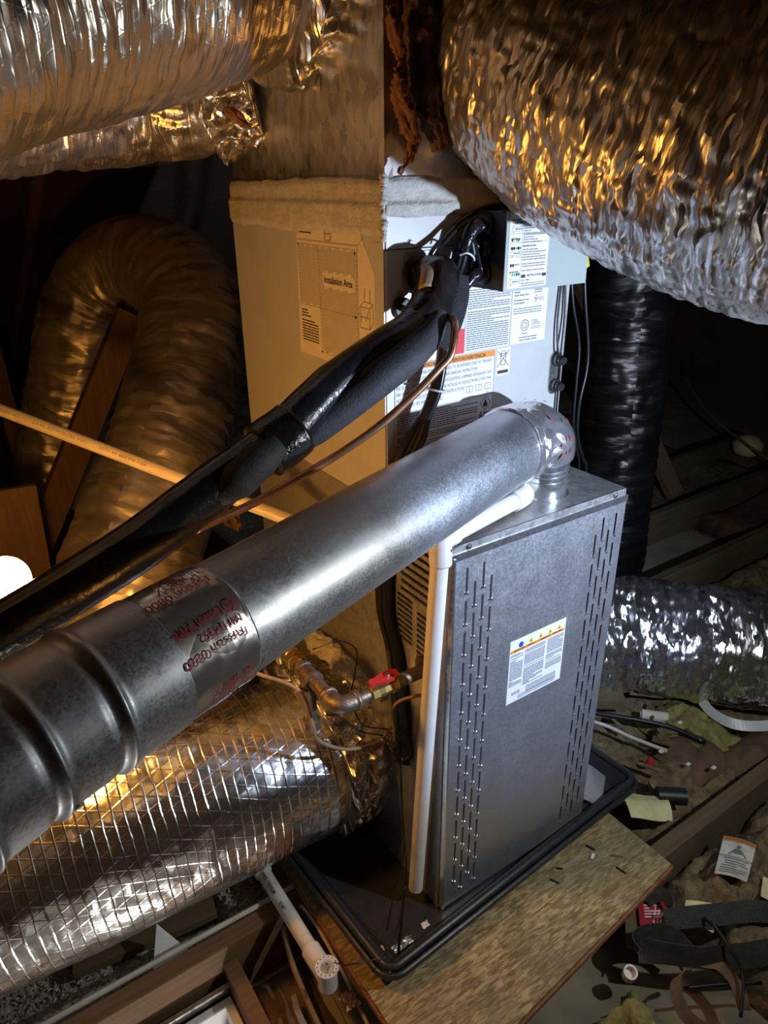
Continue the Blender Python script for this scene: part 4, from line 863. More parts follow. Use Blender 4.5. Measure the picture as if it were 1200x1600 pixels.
cable('power_cable', [(0.434, 0.2, 1.26), (0.439, 0.2, 1.218), (0.451, 0.2, 1.17), (0.479, 0.2, 1.092), (0.482, 0.2, 1.013), (0.486, 0.2, 0.929), (0.503, 0.2, 0.869), (0.52, 0.2, 0.813), (0.53, 0.2, 0.6)], 0.0036, 'wire_black', 'inner black power cable hugging the right edge of the coil cabinet')
m = MB(); m.lathe((0.452, 0.2, 1.320), (0.24, 0.0, -1), [(0, 0.003), (0.02, 0.006), (0.078, 0.0105), (0.080, 0.008)], 14); tag(m.build('wire_cover', 'cover_yellow', auto=40), 'yellow tapered plastic cover on the black power cable beside the control box', 'cable cover')
# thin wires by the gas pipe
cable('thermostat_wire', [(-0.32, 0.30, 0.62), (-0.27, 0.22, 0.60), (-0.215, 0.16, 0.575), (-0.20, 0.14, 0.50), (-0.19, 0.14, 0.46), (-0.14, 0.13, 0.42), (-0.08, 0.12, 0.41), (-0.045, 0.12, 0.425)], 0.0036, 'wire_tan', 'tan sheathed wire looping under the gas pipe elbow to the furnace', 'wire')
cable('thermostat_wire', [(-0.004, 0.055, 0.535), (-0.02, 0.07, 0.530), (-0.045, 0.09, 0.515), (-0.05, 0.10, 0.49), (-0.045, 0.105, 0.44), (-0.04, 0.11, 0.40)], 0.0034, 'wire_tan', 'tan wire bending out of the furnace side behind the white pipe', 'wire')
for k, (pts, lab) in enumerate((([(-0.19, 0.2, 0.545), (-0.15, 0.15, 0.50), (-0.11, 0.13, 0.45), (-0.06, 0.12, 0.42)], 'thin dark wire running from the gas tee to the wire tangle'),
                               ([(-0.13, 0.14, 0.565), (-0.12, 0.14, 0.52), (-0.10, 0.13, 0.46), (-0.05, 0.12, 0.43)], 'short thin dark wire dropping from the gas elbow to the tangle'),
                               ([(-0.15, 0.22, 0.60), (-0.11, 0.19, 0.62), (-0.085, 0.17, 0.60), (-0.09, 0.17, 0.55), (-0.10, 0.17, 0.51)], 'thin wire loop sticking up behind the gas valve'),
                               ([(-0.02, 0.115, 0.39), (-0.04, 0.09, 0.30), (-0.06, 0.05, 0.18), (-0.10, 0.03, 0.10), (-0.125, 0.02, 0.02)], 'thin black wire falling from the tangle into the pan'),
                               ([(-0.025, 0.115, 0.39), (-0.05, 0.07, 0.26), (-0.085, 0.01, 0.12), (-0.16, -0.03, 0.05), (-0.235, -0.02, 0.06), (-0.25, 0.015, 0.035)], 'thin black wire reaching from the tangle to the float switch'))):
    cable('thin_wire', pts, 0.0013, 'wire_black', lab, 'wire', None, 6, 6)
m = MB(); m.tube([(-0.085, 0.014, 0.128), (-0.105, -0.005, 0.075), (-0.122, -0.02, 0.03), (-0.128, -0.026, 0.006)], 0.0030, 8, 5); tag(m.build('control_cable', 'wire_black', smooth=True), 'short stiff black cable end standing in the pan', 'cable')
m = MB(); rr = random.Random(9)
for k in range(9):
    c_ = V(-0.035+rr.uniform(-.012, .012), 0.11+rr.uniform(-.012, .012), 0.405+rr.uniform(-.03, .02)); r = rr.uniform(0.014, 0.030); nx_ = unit([rr.uniform(-1, 1), rr.uniform(-1, 1), rr.uniform(-.3, .3)]); u_ = unit(np.cross(nx_, (0, 0, 1))); v_ = np.cross(nx_, u_); ph = rr.uniform(0, 6)
    m.tube([tuple(c_+(u_*math.cos(ph+a)+v_*math.sin(ph+a))*r*(1+0.25*math.sin(a*1.5))) for a in np.linspace(0, rr.uniform(4, 6.5), 12)], 0.0009, 5, 2)
tag(m.build('wire_tangle', 'wire_black'), 'tangle of thin cut wires hanging at the furnace side', 'wires', None, 'stuff')

# ------------------------------------------------------------------ lamp
lamp = thing('bare_bulb', 'glowing bare light bulb at the left edge above the black line bundle', 'light bulb', (BULB[0], BULB[1], BULB[2]-0.03))
bd = unit((-0.86, 0.35, 0.25))
m = MB(); prof = [(-0.034*math.cos(a), 0.034*math.sin(a)) for a in np.linspace(0.05, 2.35, 20)]+[(0.036, 0.019), (0.048, 0.0145)]
m.lathe(BULB, bd, [(h, r) for h, r in prof], 32); m.build('glass_globe', 'bulb_glow', lamp, smooth=True)
m = MB(); m.lathe(V(*BULB)+bd*0.048, bd, [(0, 0.0135), (0.02, 0.0135), (0.021, 0.024), (0.07, 0.022), (0.072, 0.01)], 20); m.build('lamp_holder', 'ceramic', lamp, auto=40)
cable('lamp_cord', [(-0.715, 0.277, 0.927), (-0.76, 0.31, 0.97), (-0.85, 0.38, 1.12), (-0.95, 0.5, 1.38)], 0.004, 'wire_white', 'pale cord feeding the bare bulb', 'cord')

# ------------------------------------------------------------------ foil ducts
def duct_fn(fold=0.006, fold_f=55, lump=0.014, lump_f=7, crease=0.004, crease_f=38, sag=0.0, seed=0.0, band=0.0, band_f=0):
    def fn(L, A, r):
        ca, sa = np.cos(A), np.sin(A)
        d = lump*(fbm(L*lump_f+seed, ca*1.4+seed, sa*1.4, 3)-0.45)*2
        f = vnoise(L*fold_f+2.5*vnoise(L*9+seed, ca*2, sa*2), ca*2.6+seed*3, sa*2.6, True)
        d = d-fold*np.abs(2*f-1)
        c_ = vnoise(L*crease_f+seed*5, ca*r*crease_f, sa*r*crease_f+seed, True)
        d = d-crease*(1-np.abs(2*c_-1))**2
        if band: d = d+band*np.cos(L*band_f*2*np.pi+0.9*np.sin(A+seed))
        if sag: d = d-sag*np.clip(ca, -1, 0)
        return d
    return fn
def resample(pts, step):
    P = catmull(pts, 40); L = np.concatenate([[0], np.cumsum(np.linalg.norm(np.diff(P, axis=0), axis=1))]); n = max(8, int(L[-1]/step))
    s_ = np.linspace(0, L[-1], n); return [tuple(np.array([np.interp(x, L, P[:, k]) for k in range(3)])) for x in s_]
def duct(name, pts, r, mat, parent, seg=160, step=0.0045, **k):
    m = MB(); m.tube(resample(pts, step), r, seg, 1, smooth=False, ref=(0, 0, 1), cap=True, rfun=duct_fn(**k), ctrl=None if np.isscalar(r) else pts); return m.build(name, mat, parent, smooth=True)

# upper right trunk
dr = thing('foil_duct', 'huge crinkled foil duct leaving the plenum towards the upper right', 'duct', (0.3, -0.2, 1.2), 'foil wrapped ducts')
duct('jacket', [(0.222, 0.165, 1.600), (0.226, 0.120, 1.570), (0.238, 0.0, 1.513), (0.285, -0.20, 1.445), (0.36, -0.42, 1.405), (0.46, -0.65, 1.39), (0.56, -0.9, 1.40)], [0.165, 0.182, 0.197, 0.206, 0.210, 0.21, 0.21], 'foil_dusty', dr, 280, 0.0027, fold=0.0042, fold_f=130, lump=0.010, crease=0.0035, crease_f=60, seed=1.3)
m = MB(); m.tube(resample([(0.222, 0.197, 1.604), (0.222, 0.180, 1.602), (0.222, 0.150, 1.592)], 0.004), [0.165, 0.185, 0.19], 120, 1, smooth=False, rfun=duct_fn(0.02, 40, 0.02, 9, 0.008, 50, seed=4)); m.build('insulation_end', 'fiberglass_dark', dr, smooth=True)
for (y0_, z0_, x0_) in ((-0.33, 1.42, 0.325),):
    ax = unit((0.30, -0.9, -0.16)); m = MB(); m.tube(resample([tuple(V(x0_, y0_, z0_)-ax*0.026), (x0_, y0_, z0_), tuple(V(x0_, y0_, z0_)+ax*0.026)], 0.004), 0.209, 200, 1, smooth=False, ref=(0, 0, 1), cap=True, rfun=duct_fn(0.008, 70, 0.012, 7, 0.007, 60, seed=1.3)); m.build('foil_tape_band', 'foil_collar', dr, smooth=True)
# insulation tufts hanging by the plenum corner
tf = thing('insulation_tuft', 'torn brown fibreglass insulation hanging beside the plenum corner', 'insulation', (0.01, 0.16, 1.41))
for pts, r in (([(-0.020, 0.140, 1.605), (-0.012, 0.142, 1.578), (0.000, 0.150, 1.552), (0.012, 0.158, 1.535)], [0.008, 0.013, 0.011, 0.004]), ([(0.004, 0.150, 1.536), (0.004, 0.148, 1.500), (0.018, 0.152, 1.472), (0.030, 0.157, 1.448), (0.024, 0.162, 1.425), (0.012, 0.165, 1.405)], [0.014, 0.018, 0.018, 0.014, 0.009, 0.003])):
    m = MB(); m.tube(resample(pts, 0.002), r, 40, 1, smooth=False, rfun=duct_fn(0.006, 120, 0.010, 40, 0.005, 130, seed=2)); m.build('tuft', 'fiberglass', tf, smooth=True)
m = MB(); m.tube(resample([(0.030, 0.165, 1.68), (0.045, 0.158, 1.58), (0.055, 0.156, 1.50), (0.085, 0.160, 1.44)], 0.004), [0.02, 0.03, 0.03, 0.018], 40, 1, smooth=False, rfun=duct_fn(0.008, 90, 0.016, 30, 0.006, 90, seed=6)); m.build('tuft', 'fiberglass_dark', tf, smooth=True)

# two upper left trunks
d1 = thing('foil_duct', 'upper left foil duct, the higher and nearer of two, bunched at the plenum', 'duct', (-0.3, 0.38, 1.48), 'foil wrapped ducts')
duct('jacket', [(-0.010, 0.445, 1.725), (-0.10, 0.430, 1.700), (-0.226, 0.402, 1.675), (-0.452, 0.329, 1.620), (-0.625, 0.245, 1.565), (-0.85, 0.13, 1.52), (-1.3, -0.05, 1.48), (-1.8, -0.2, 1.46)], [0.125, 0.150, 0.168, 0.172, 0.172, 0.172, 0.172, 0.172], 'foil_scrim_top', d1, 220, 0.0036, fold=0.0026, fold_f=85, lump=0.012, lump_f=5, crease=0.0025, seed=3.1)
m = MB(); m.tube(resample([(0.006, 0.450, 1.735), (-0.03, 0.440, 1.718), (-0.075, 0.434, 1.706)], 0.004), [0.160, 0.182, 0.186], 180, 1, smooth=False, ref=(0, 0, 1), rfun=duct_fn(0.012, 45, 0.03, 12, 0.012, 45, seed=5.2)); m.build('crumpled_collar', 'foil_collar', d1, smooth=True)
d2 = thing('foil_duct', 'upper left foil duct, the lower one tucked behind, with torn wrapped end', 'duct', (-0.35, 0.72, 1.40), 'foil wrapped ducts')
duct('jacket', [(0.004, 0.640, 1.575), (-0.09, 0.700, 1.562), (-0.182, 0.745, 1.566), (-0.406, 0.752, 1.556), (-0.637, 0.720, 1.535), (-0.95, 0.68, 1.49), (-1.4, 0.68, 1.44), (-1.9, 0.7, 1.42)], [0.100, 0.125, 0.143, 0.148, 0.148, 0.148, 0.148, 0.148], 'foil_scrim_top', d2, 180, 0.0045, fold=0.004, fold_f=40, lump=0.014, crease=0.005, seed=7.7)
m = MB(); m.tube(resample([(0.008, 0.630, 1.580), (-0.025, 0.655, 1.572), (-0.060, 0.680, 1.566)], 0.004), [0.112, 0.128, 0.140], 160, 1, smooth=False, ref=(0, 0, 1), rfun=duct_fn(0.012, 45, 0.03, 12, 0.012, 45, seed=8.4)); m.build('crumpled_collar', 'foil_collar', d2, smooth=True)
m = MB(); m.tube(resample([(-0.085, 0.575, 1.520), (-0.070, 0.565, 1.510), (-0.050, 0.560, 1.497), (-0.035, 0.56, 1.488)], 0.002), [0.004, 0.012, 0.011, 0.003], 30, 1, smooth=False, rfun=duct_fn(0.005, 120, 0.008, 40, 0.004, 120, seed=2)); m.build('exposed_insulation', 'fiberglass', d2, smooth=True)
m = MB(); DS = [(-0.34, 0.625, 1.455)]
c_ = V(-0.36, 0.7515, 1.546); ax = unit((0.235, 0.03, 0.015)); e1 = unit(np.cross(ax, (0, 0, 1))); e2 = np.cross(e1, ax)
text(m, 'FLEXIBLE DUCT TYPE CONNECTOR R-8', 0.17, lambda x, y: V(-0.34, 0.748, 1.5475)+ax*x+(e1*math.cos(0.95-y/0.15)-e2*math.sin(0.95-y/0.15))*0.160, 0.010); m.build('printed_text', 'ink', d2)

# lower left return duct
d3 = thing('foil_duct', 'fat silver scrim duct at lower left meeting the furnace side', 'duct', (-0.5, 0.37, 0.02), 'foil wrapped ducts')
duct('jacket', [(-0.004, 0.360, 0.235), (-0.06, 0.352, 0.232), (-0.13, 0.345, 0.234), (-0.374, 0.373, 0.238), (-0.671, 0.405, 0.224), (-0.894, 0.441, 0.212), (-1.15, 0.48, 0.205), (-1.8, 0.5, 0.2)], [0.145, 0.158, 0.180, 0.201, 0.205, 0.205, 0.205, 0.205], 'foil_scrim', d3, 220, 0.0045, fold=0.0012, fold_f=28, lump=0.010, lump_f=4, crease=0.0012, seed=10.3)
m = MB(); m.tube(resample([(-0.002, 0.362, 0.237), (-0.035, 0.357, 0.236), (-0.085, 0.352, 0.235), (-0.125, 0.347, 0.235)], 0.0045), [0.18, 0.192, 0.202, 0.203], 200, 1, smooth=False, ref=(0, 0, 1), rfun=duct_fn(0.009, 30, 0.026, 11, 0.010, 35, seed=12.7)); m.build('crumpled_collar', 'foil_collar', d3, smooth=True)
m = MB(); m.tube(resample([(-0.004, 0.20, 0.43), (-0.03, 0.27, 0.455), (-0.035, 0.36, 0.46), (-0.03, 0.46, 0.45), (-0.004, 0.53, 0.42)], 0.003), [0.012, 0.024, 0.027, 0.024, 0.012], 40, 1, smooth=False, rfun=duct_fn(0.008, 80, 0.016, 25, 0.006, 90, seed=6)); m.build('sealant_lump', 'mastic', d3, smooth=True)

# flexible duct arching at the back left
d4 = thing('flexible_duct', 'dusty flexible duct arching over in an upside-down U behind the plenum', 'duct', (-0.1, 1.3, 0.0), 'flexible ducts')
duct('sleeve', [(-0.32, 1.86, 0.38), (-0.279, 1.853, 0.505), (-0.196, 1.852, 0.724), (-0.12, 1.852, 0.936), (-0.024, 1.812, 1.10), (0.091, 1.672, 1.158), (0.135, 1.447, 1.065), (0.045, 1.287, 0.909), (-0.094, 1.143, 0.72), (-0.218, 1.042, 0.555), (-0.32, 0.96, 0.418), (-0.42, 0.92, 0.27), (-0.56, 0.90, 0.12), (-0.75, 0.90, 0.09)], [0.14, 0.142, 0.145, 0.15, 0.155, 0.158, 0.16, 0.165, 0.172, 0.178, 0.182, 0.182, 0.17, 0.16], 'foil_flex', d4, 110, 0.006, fold=0.007, fold_f=26, lump=0.016, lump_f=5, crease=0.003, crease_f=25, seed=14.2, band=0.0009, band_f=22)
m = MB(); q = V(-0.16, 1.142, 0.655); m.box(q+V(-0.02, -0.165, 0.04), q+V(0.02, -0.163, 0.052)); m.build('paper_tag', 'orange_red', d4)
# far right vertical and floor ducts
d5 = thing('flexible_duct', 'dark flexible duct hanging vertically in the shadows right of the coil', 'duct', (1.28, 0.72, 0.0), 'flexible ducts')
duct('sleeve', [(1.36, 0.84, 1.9), (1.30, 0.75, 1.45), (1.27, 0.70, 1.0), (1.25, 0.67, 0.6), (1.26, 0.66, 0.25), (1.30, 0.70, -0.02)], 0.142, 'foil_flex_shaded', d5, 90, 0.009, fold=0.006, fold_f=16, lump=0.014, lump_f=5, crease=0.003, crease_f=25, seed=15.2, band=0.0016, band_f=22)
d6 = thing('flexible_duct', 'shiny silver flexible duct lying on the floor to the right', 'duct', (1.25, 0.15, -0.12), 'flexible ducts')
duct('sleeve', [(0.74, 0.66, 0.075), (0.93, 0.50, 0.075), (1.085, 0.34, 0.075), (1.312, 0.082, 0.080), (1.55, -0.15, 0.085), (1.9, -0.4, 0.09)], 0.188, 'foil_crease', d6, 160, 0.006, fold=0.012, fold_f=20, lump=0.022, lump_f=6, crease=0.007, crease_f=30, seed=17.2)

# ------------------------------------------------------------------ long PVC drain line, crumpled cloth
pl_ = thing('drain_line', 'long thin cream plastic pipe crossing from the left edge behind the line bundle', 'pipe', (-0.3, 0.6, 0.8))
pa, pb = V(-0.60, 0.982, 1.009), V(-0.045, 0.261, 0.779)
pz = pa+(pa-pb)*1.2
MB().tube([tuple(pz), tuple(pb)], 0.0125, 20, 1, smooth=False).build('pipe', 'pvc_cream', pl_, auto=40)
m = MB(); ax = unit(pb-pa); sdv = unit(np.cross(ax, (0, 0, 1))); nn = unit(V(-0.661, -0.781, 1.397)-(pa+pb)/2); nn = unit(nn-ax*np.dot(nn, ax)); upv = unit(np.cross(nn, ax)); upv = upv if upv[2] > 0 else -upv
for s0, tx, wd_ in ((0.16, 'SOLVENT WELD', 0.05), (0.24, '3/4 IN ASTM D1785 PVC', 0.13), (0.40, 'SCH 40 480 PSI NSF', 0.11)):
    m = MB(); text(m, tx, wd_, lambda x, y: pa+ax*(s0+x)+nn*0.0128+upv*(y-0.003), 0.006); m.build('printed_text', 'ink_grey', pl_)
m = MB(); m.tube(resample([(-0.10, 0.735, 0.735), (-0.096, 0.742, 0.70), (-0.085, 0.748, 0.665), (-0.070, 0.752, 0.625)], 0.003), [0.010, 0.026, 0.030, 0.022], 60, 1, smooth=False, rfun=duct_fn(0.012, 60, 0.03, 20, 0.012, 60, seed=3)); tag(m.build('crumpled_cloth', 'kraft_brown', smooth=True), 'crumpled brown wrapping hung below the cream pipe', 'wrapping')

# ------------------------------------------------------------------ timber at the back
def board(a, b, wd_, ht, mat, lab, upv=(0, -1, 0)):
    m = MB(); m.beam(a, b, wd_, ht, upv); return tag(m.build('truss_board', mat), lab, 'timber', 'roof truss boards')
board((-0.03, 1.545, 1.03), (-0.56, 1.50, 0.16), 0.085, 0.038, 'lumber_web', 'reddish slanting truss board between the legs of the arched duct')
board((-0.321, 2.717, 1.1), (-0.341, 2.297, -0.04), 0.06, 0.038, 'lumber_web', 'thin dark truss board at the far left edge')
board((-0.60, 1.16, -0.19), (-0.56, 1.20, 0.68), 0.24, 0.02, 'lumber_web', 'wide brown board standing behind the glowing bulb')
board((-1.1, 1.9, 1.5), (-0.75, 1.6, 0.0), 0.09, 0.038, 'lumber_web', 'upright truss board outside the left of the arched duct')
board((2.1, 1.9, 1.3), (2.5, 1.2, -0.1), 0.09, 0.038, 'lumber_web', 'slanting truss board deep in the dark on the right')

# ------------------------------------------------------------------ insulation on the attic floor
def stuff(o, label, cat='insulation'): return tag(o, label, cat, None, 'stuff')
stuff(heightfield('loose_insulation', 0.62, 2.4, -0.118, 0.62, -0.135, 0.06, 8, 0.011, 'cellulose', 0.06, 1), 'lumpy brown loose insulation between the joists right of the furnace')
stuff(heightfield('loose_insulation', 0.50, 2.4, -0.535, -0.172, -0.120, 0.065, 12, 0.009, 'cellulose', 0.07, 2, True), 'lumpy tan loose insulation beside the straps at lower right')
stuff(heightfield('loose_insulation', -0.02, 0.30, -0.50, -0.275, -0.150, 0.06, 12, 0.009, 'batt_green', 0.045, 3, True), 'greenish insulation lump below the particle board front edge')
stuff(heightfield('loose_insulation', -3.2, 3.3, 1.08, 4.6, -0.14, 0.09, 3, 0.05, 'cellulose', 0.05, 4), 'dark loose insulation covering the far attic floor')
stuff(heightfield('loose_insulation', 2.4, 4.6, -2.0, 1.05, -0.14, 0.08, 3, 0.05, 'kraft_brown', 0.05, 5), 'dark brown insulation at the far right of the floor')
stuff(heightfield('loose_insulation', -1.8, -0.22, 0.262, 0.635, -0.155, 0.03, 6, 0.02, 'gravel', 0.04, 6), 'grey granular insulation bed under the silver duct')
stuff(heightfield('loose_insulation', -1.8, -0.02, 0.685, 1.03, -0.10, 0.05, 6, 0.02, 'cellulose', 0.09, 8), 'brown insulation under the foot of the arched duct')
stuff(heightfield('loose_insulation', -0.40, -0.225, -0.30, 0.21, -0.165, 0.05, 9, 0.012, 'kraft_brown', 0.03, 7), 'dark brown debris beneath the float switch')
# grains on the granular bed
gv, gf = [], []; m = MB(); rr = np.random.default_rng(3)
ico = np.array([(0, 0, 1), (0.9, 0, -0.1), (0, 0.9, 0.1), (-0.9, 0, 0.1), (0, -0.9, -0.1), (0, 0, -1)]); icf = [(0, 1, 2), (0, 2, 3), (0, 3, 4), (0, 4, 1), (5, 2, 1), (5, 3, 2), (5, 4, 3), (5, 1, 4)]
N = 6500; gx_ = rr.uniform(-1.15, -0.24, N); gy_ = rr.uniform(0.265, 0.63, N); gs = rr.uniform(0.002, 0.0052, N)
gh = -0.150+0.05*(fbm(gx_*6+18.6, gy_*6+46.2, 6, 5)-0.45)*1.0+rr.uniform(0, 0.006, N)
allv = (ico[None]*(gs[:, None]*rr.uniform(0.6, 1.3, (N, 3)))[:, None, :]+rr.normal(0, 0.0005, (N, 6, 3)))+np.stack([gx_, gy_, gh], -1)[:, None, :]
m.add(allv.reshape(-1, 3), [tuple(i*6+q for q in f) for i in range(N) for f in icf]); stuff(m.build('insulation_grains', 'gravel'), 'loose grey vermiculite-like grains between the joists', 'insulation')
heightf = heightfield

# ------------------------------------------------------------------ drain outlet and float switch
fs_ = thing('overflow_drain', 'white plastic drain pipe with float switch beside the pan', 'drain pipe', (-0.262, 0.18, -0.04))
m = MB(); m.tube([(-0.185, 0.350, 0.004), (-0.235, 0.348, 0.003), (-0.258, 0.344, 0.002), (-0.266, 0.330, 0.001), (-0.266, 0.298, 0.0)], 0.0195, 22, 6); m.build('elbow', 'pvc_white', fs_, smooth=True)
m = MB(); m.tube([(-0.266, 0.325, 0.0), (-0.263, 0.045, -0.006)], 0.0155, 24, 1, smooth=False); m.build('pipe', 'pvc_dirty', fs_, auto=40)
m = MB(); m.tube([(-0.2635, 0.090, -0.006), (-0.262, 0.020, -0.007)], 0.0195, 24, 1, smooth=False); m.lathe((-0.262, 0.024, -0.034), (0, 0, 1), [(0, 0.0195), (0.050, 0.0195)], 24); m.build('tee', 'pvc_white', fs_, auto=40)
m = MB(); m.lathe((-0.262, 0.024, 0.0155), (0, 0, 1), [(0, 0.0235), (0.006, 0.0235), (0.007, 0.0225), (0.007, 0.015), (0.002, 0.012)], 28); sw = m.build('float_cap', 'paper_white', fs_, auto=40)
m = MB(); m.lathe((-0.262, 0.024, 0.0175), (0, 0, 1), [(0, 0.0125), (0.002, 0.0125), (0.006, 0.006), (0.011, 0.004)], 20); m.build('switch', 'carton_grey', sw, auto=40)
m = MB(); FS = Sheet((-0.262, 0.024, 0.0228), (1, 0, 0), (0, 1, 0), (0, 0, 1))
for k in range(14):
    a = k/14*2*math.pi; FS.line(m, (0.0175*math.cos(a), 0.0175*math.sin(a)), (0.0205*math.cos(a), 0.0205*math.sin(a)), 0.002, 0, 0.0003)
m.build('printed_ring', 'ink_blue', sw)
m = MB(); m.lathe((-0.262, 0.024, 0.0285), (0, 0, 1), [(0, 0.0022), (0.001, 0.0022)], 10); m.build('switch_centre', 'ink', sw)
m = MB()
def drainmap(x, y): p = V(-0.266, 0.298, 0)+V(0.0001, -1, -0.0214)*x; a = y/0.0155+0.9; return p+V(0, 0, 1)*math.sin(a)*0.0157-V(1, 0, 0)*math.cos(a)*0.0157
text(m, 'UV/UL CRE/SLIM', 0.062, lambda x, y: drainmap(x+0.006, y), 0.008, 0.0004); m.build('printed_text', 'ink', fs_); m = MB(); text(m, '3/4"', 0.02, lambda x, y: drainmap(x+0.092, y), 0.008, 0.0003); m.build('printed_text', 'ink', fs_)

# bits in the pan
rr = random.Random(21)
def crumple(name, c_, size, mat, label, cat, seed=0, flat=0.5, group=None):
    m = MB(); n = 9; r2 = np.random.default_rng(seed); vs = []; 
    for i in range(n):
        for j in range(n):
            u_, v_ = (i/(n-1)-0.5)*size[0], (j/(n-1)-0.5)*size[1]; vs.append((c_[0]+u_+r2.normal(0, size[0]*0.05), c_[1]+v_+r2.normal(0, size[1]*0.05), c_[2]+abs(r2.normal(0, flat*min(size)*0.3))+0.001))
    fs = [(i*n+j, (i+1)*n+j, (i+1)*n+j+1, i*n+j+1) for i in range(n-1) for j in range(n-1)]; vs = np.array(vs); k = len(vs); vs2 = vs-V(0, 0, 0.0008)
    rim_ = [i*n for i in range(n)]+[(n-1)*n+j for j in range(1, n)]+[i*n+n-1 for i in range(n-2, -1, -1)]+[j for j in range(n-2, 0, -1)]
    fs += [tuple(q+k for q in f[::-1]) for f in fs]+[(rim_[(i+1) % len(rim_)], rim_[i], k+rim_[i], k+rim_[(i+1) % len(rim_)]) for i in range(len(rim_))]
    return tag(m.add(np.vstack([vs, vs2]), fs).build(name, mat), label, cat, group)
crumple('foil_scrap', (-0.108, -0.012, 0.0), (0.045, 0.016), 'galv_bright', 'crumpled foil scrap in the front corner of the pan', 'scrap', 1)
crumple('foil_scrap', (-0.150, 0.004, 0.0), (0.012, 0.018), 'galv_bright', 'tiny foil scrap beside the black cable end in the pan', 'scrap', 2)
crumple('paper_scrap', (-0.045, -0.004, 0.0), (0.016, 0.013), 'paper_white', 'small white crumb in the pan by the furnace corner', 'scrap', 3)
m = MB(); m.lathe((-0.185, 0.155, 0.0), (0.02, 0, 1), [(0, 0.013), (0.0012, 0.013)], 18); tag(m.build('paper_disc', 'paper_white'), 'round pale paper disc lying in the pan', 'scrap')
m = MB(); m.ribbon([(0.45, 0.10, 0.004), (0.48, 0.07, 0.035), (0.505, 0.05, 0.03), (0.53, 0.02, 0.006)], 0.10, (0.6, 0.7, 0.3), 0.001, 8); tag(m.build('plastic_bag', 'clear_plastic', smooth=True), 'crinkled clear plastic sheet in the pan right of the furnace', 'plastic sheet')
# nail holes and chips on the platform
for (x, y, a, L, mt, lab) in ((0.395, -0.060, 1.9, 0.022, 'rubber_black', 'dark gouge in the board nearest the pan rim right end'), (0.262, -0.075, 2.0, 0.020, 'rubber_black', 'dark gouge in the board midway along the pan rim'), (0.295, -0.058, 2.5, 0.014, 'rubber_black', 'small dark splinter on the board close to the pan rim'), (0.428, -0.110, 2.4, 0.026, 'carton_brown', 'long thin brown splinter on the board'), (0.405, -0.140, 1.8, 0.024, 'rubber_black', 'upright dark splinter near the board front edge')):
    d_ = V(math.cos(a), math.sin(a), 0)*L/2; m = MB().beam(V(x, y, -0.0185)-d_, V(x, y, -0.0185)+d_, 0.004, 0.0025); tag(m.build('wood_splinter', mt), lab, 'splinter')
m = MB().beam((0.372, -0.083, -0.0165), (0.386, -0.078, -0.0165), 0.006, 0.005); tag(m.build('plastic_chip', 'paper_white'), 'white plastic chip lying on the particle board', 'chip')

# ------------------------------------------------------------------ clutter, lower right
def sheet_obj(name, quad, mat, lab, cat, th=0.0012, curl=0.006, n=8, seed=0):
    """curled thin sheet through four ground corners (tl, tr, br, bl)"""
    q = [V(*p) for p in quad]; vs = []
    for i in range(n+1):
        for j in range(n+1):
            u_, v_ = i/n, j/n; p = q[0]*(1-u_)*(1-v_)+q[1]*u_*(1-v_)+q[2]*u_*v_+q[3]*(1-u_)*v_
            vs.append(p+V(0, 0, curl*(math.sin(u_*3+seed)+math.cos(v_*4+seed*2)))) 
    k = n+1; N_ = len(vs); vs = np.array(vs); fs = [(i*k+j, i*k+j+1, (i+1)*k+j+1, (i+1)*k+j) for i in range(n) for j in range(n)]
    rim_ = [i*k for i in range(k)]+[n*k+j for j in range(1, k)]+[i*k+n for i in range(n-1, -1, -1)]+[j for j in range(n-1, 0, -1)]
    fs += [tuple(x+N_ for x in f[::-1]) for f in fs]+[(rim_[i], rim_[i-1], N_+rim_[i-1], N_+rim_[i]) for i in range(len(rim_))]
    m = MB().add(np.vstack([vs, vs-V(0, 0, th)]), fs); o = m.build(name, mat, smooth=False)
    def mp(u_, v_):
        p = q[0]*(1-u_)*(1-v_)+q[1]*u_*(1-v_)+q[2]*u_*v_+q[3]*(1-u_)*v_; return p+V(0, 0, curl*(math.sin(u_*3+seed)+math.cos(v_*4+seed*2))+0.0008)
    return tag(o, lab, cat), mp
GZ = -0.046
pw_, mp = sheet_obj('warning_leaflet', [(0.700, -0.208, GZ), (0.738, -0.268, GZ), (0.636, -0.308, GZ), (0.598, -0.252, GZ)], 'paper_dirty', 'dirty white warning leaflet with an orange top edge on the insulation', 'leaflet')
def patch(mb, u0, v0, u1, v1, nn_=4):
    for i in range(nn_): a, b = u0+(u1-u0)*i/nn_, u0+(u1-u0)*(i+1)/nn_; mb.add([mp(a, v0), mp(a, v1), mp(b, v1), mp(b, v0)], [(0, 1, 2, 3)])
m = MB(); patch(m, 0.0, 0.0, 1.0, 0.12); m.build('orange_heading', 'ink_orange', pw_)
m = MB(); text(m, 'AVERTISSEMENT', 0.9, lambda x, y: mp(0.05+x, 0.095-y*1.0)+V(0, 0, 0.0005), 0.07, 0.004)
for i, (a, b) in enumerate(((0.15, 0.9), (0.2, 0.85), (0.2, 0.9), (0.15, 0.6), (0.1, 0.92), (0.12, 0.9), (0.1, 0.7))): patch(m, a, 0.52+i*0.062, b, 0.545+i*0.062)
patch(m, 0.0, 0.475, 1.0, 0.495); 
m.add([mp(0.52+0.07*math.cos(a), 0.24+0.045*math.sin(a)) for a in np.linspace(0, 2*math.pi, 12)[:-1]], [tuple(range(10, -1, -1))])
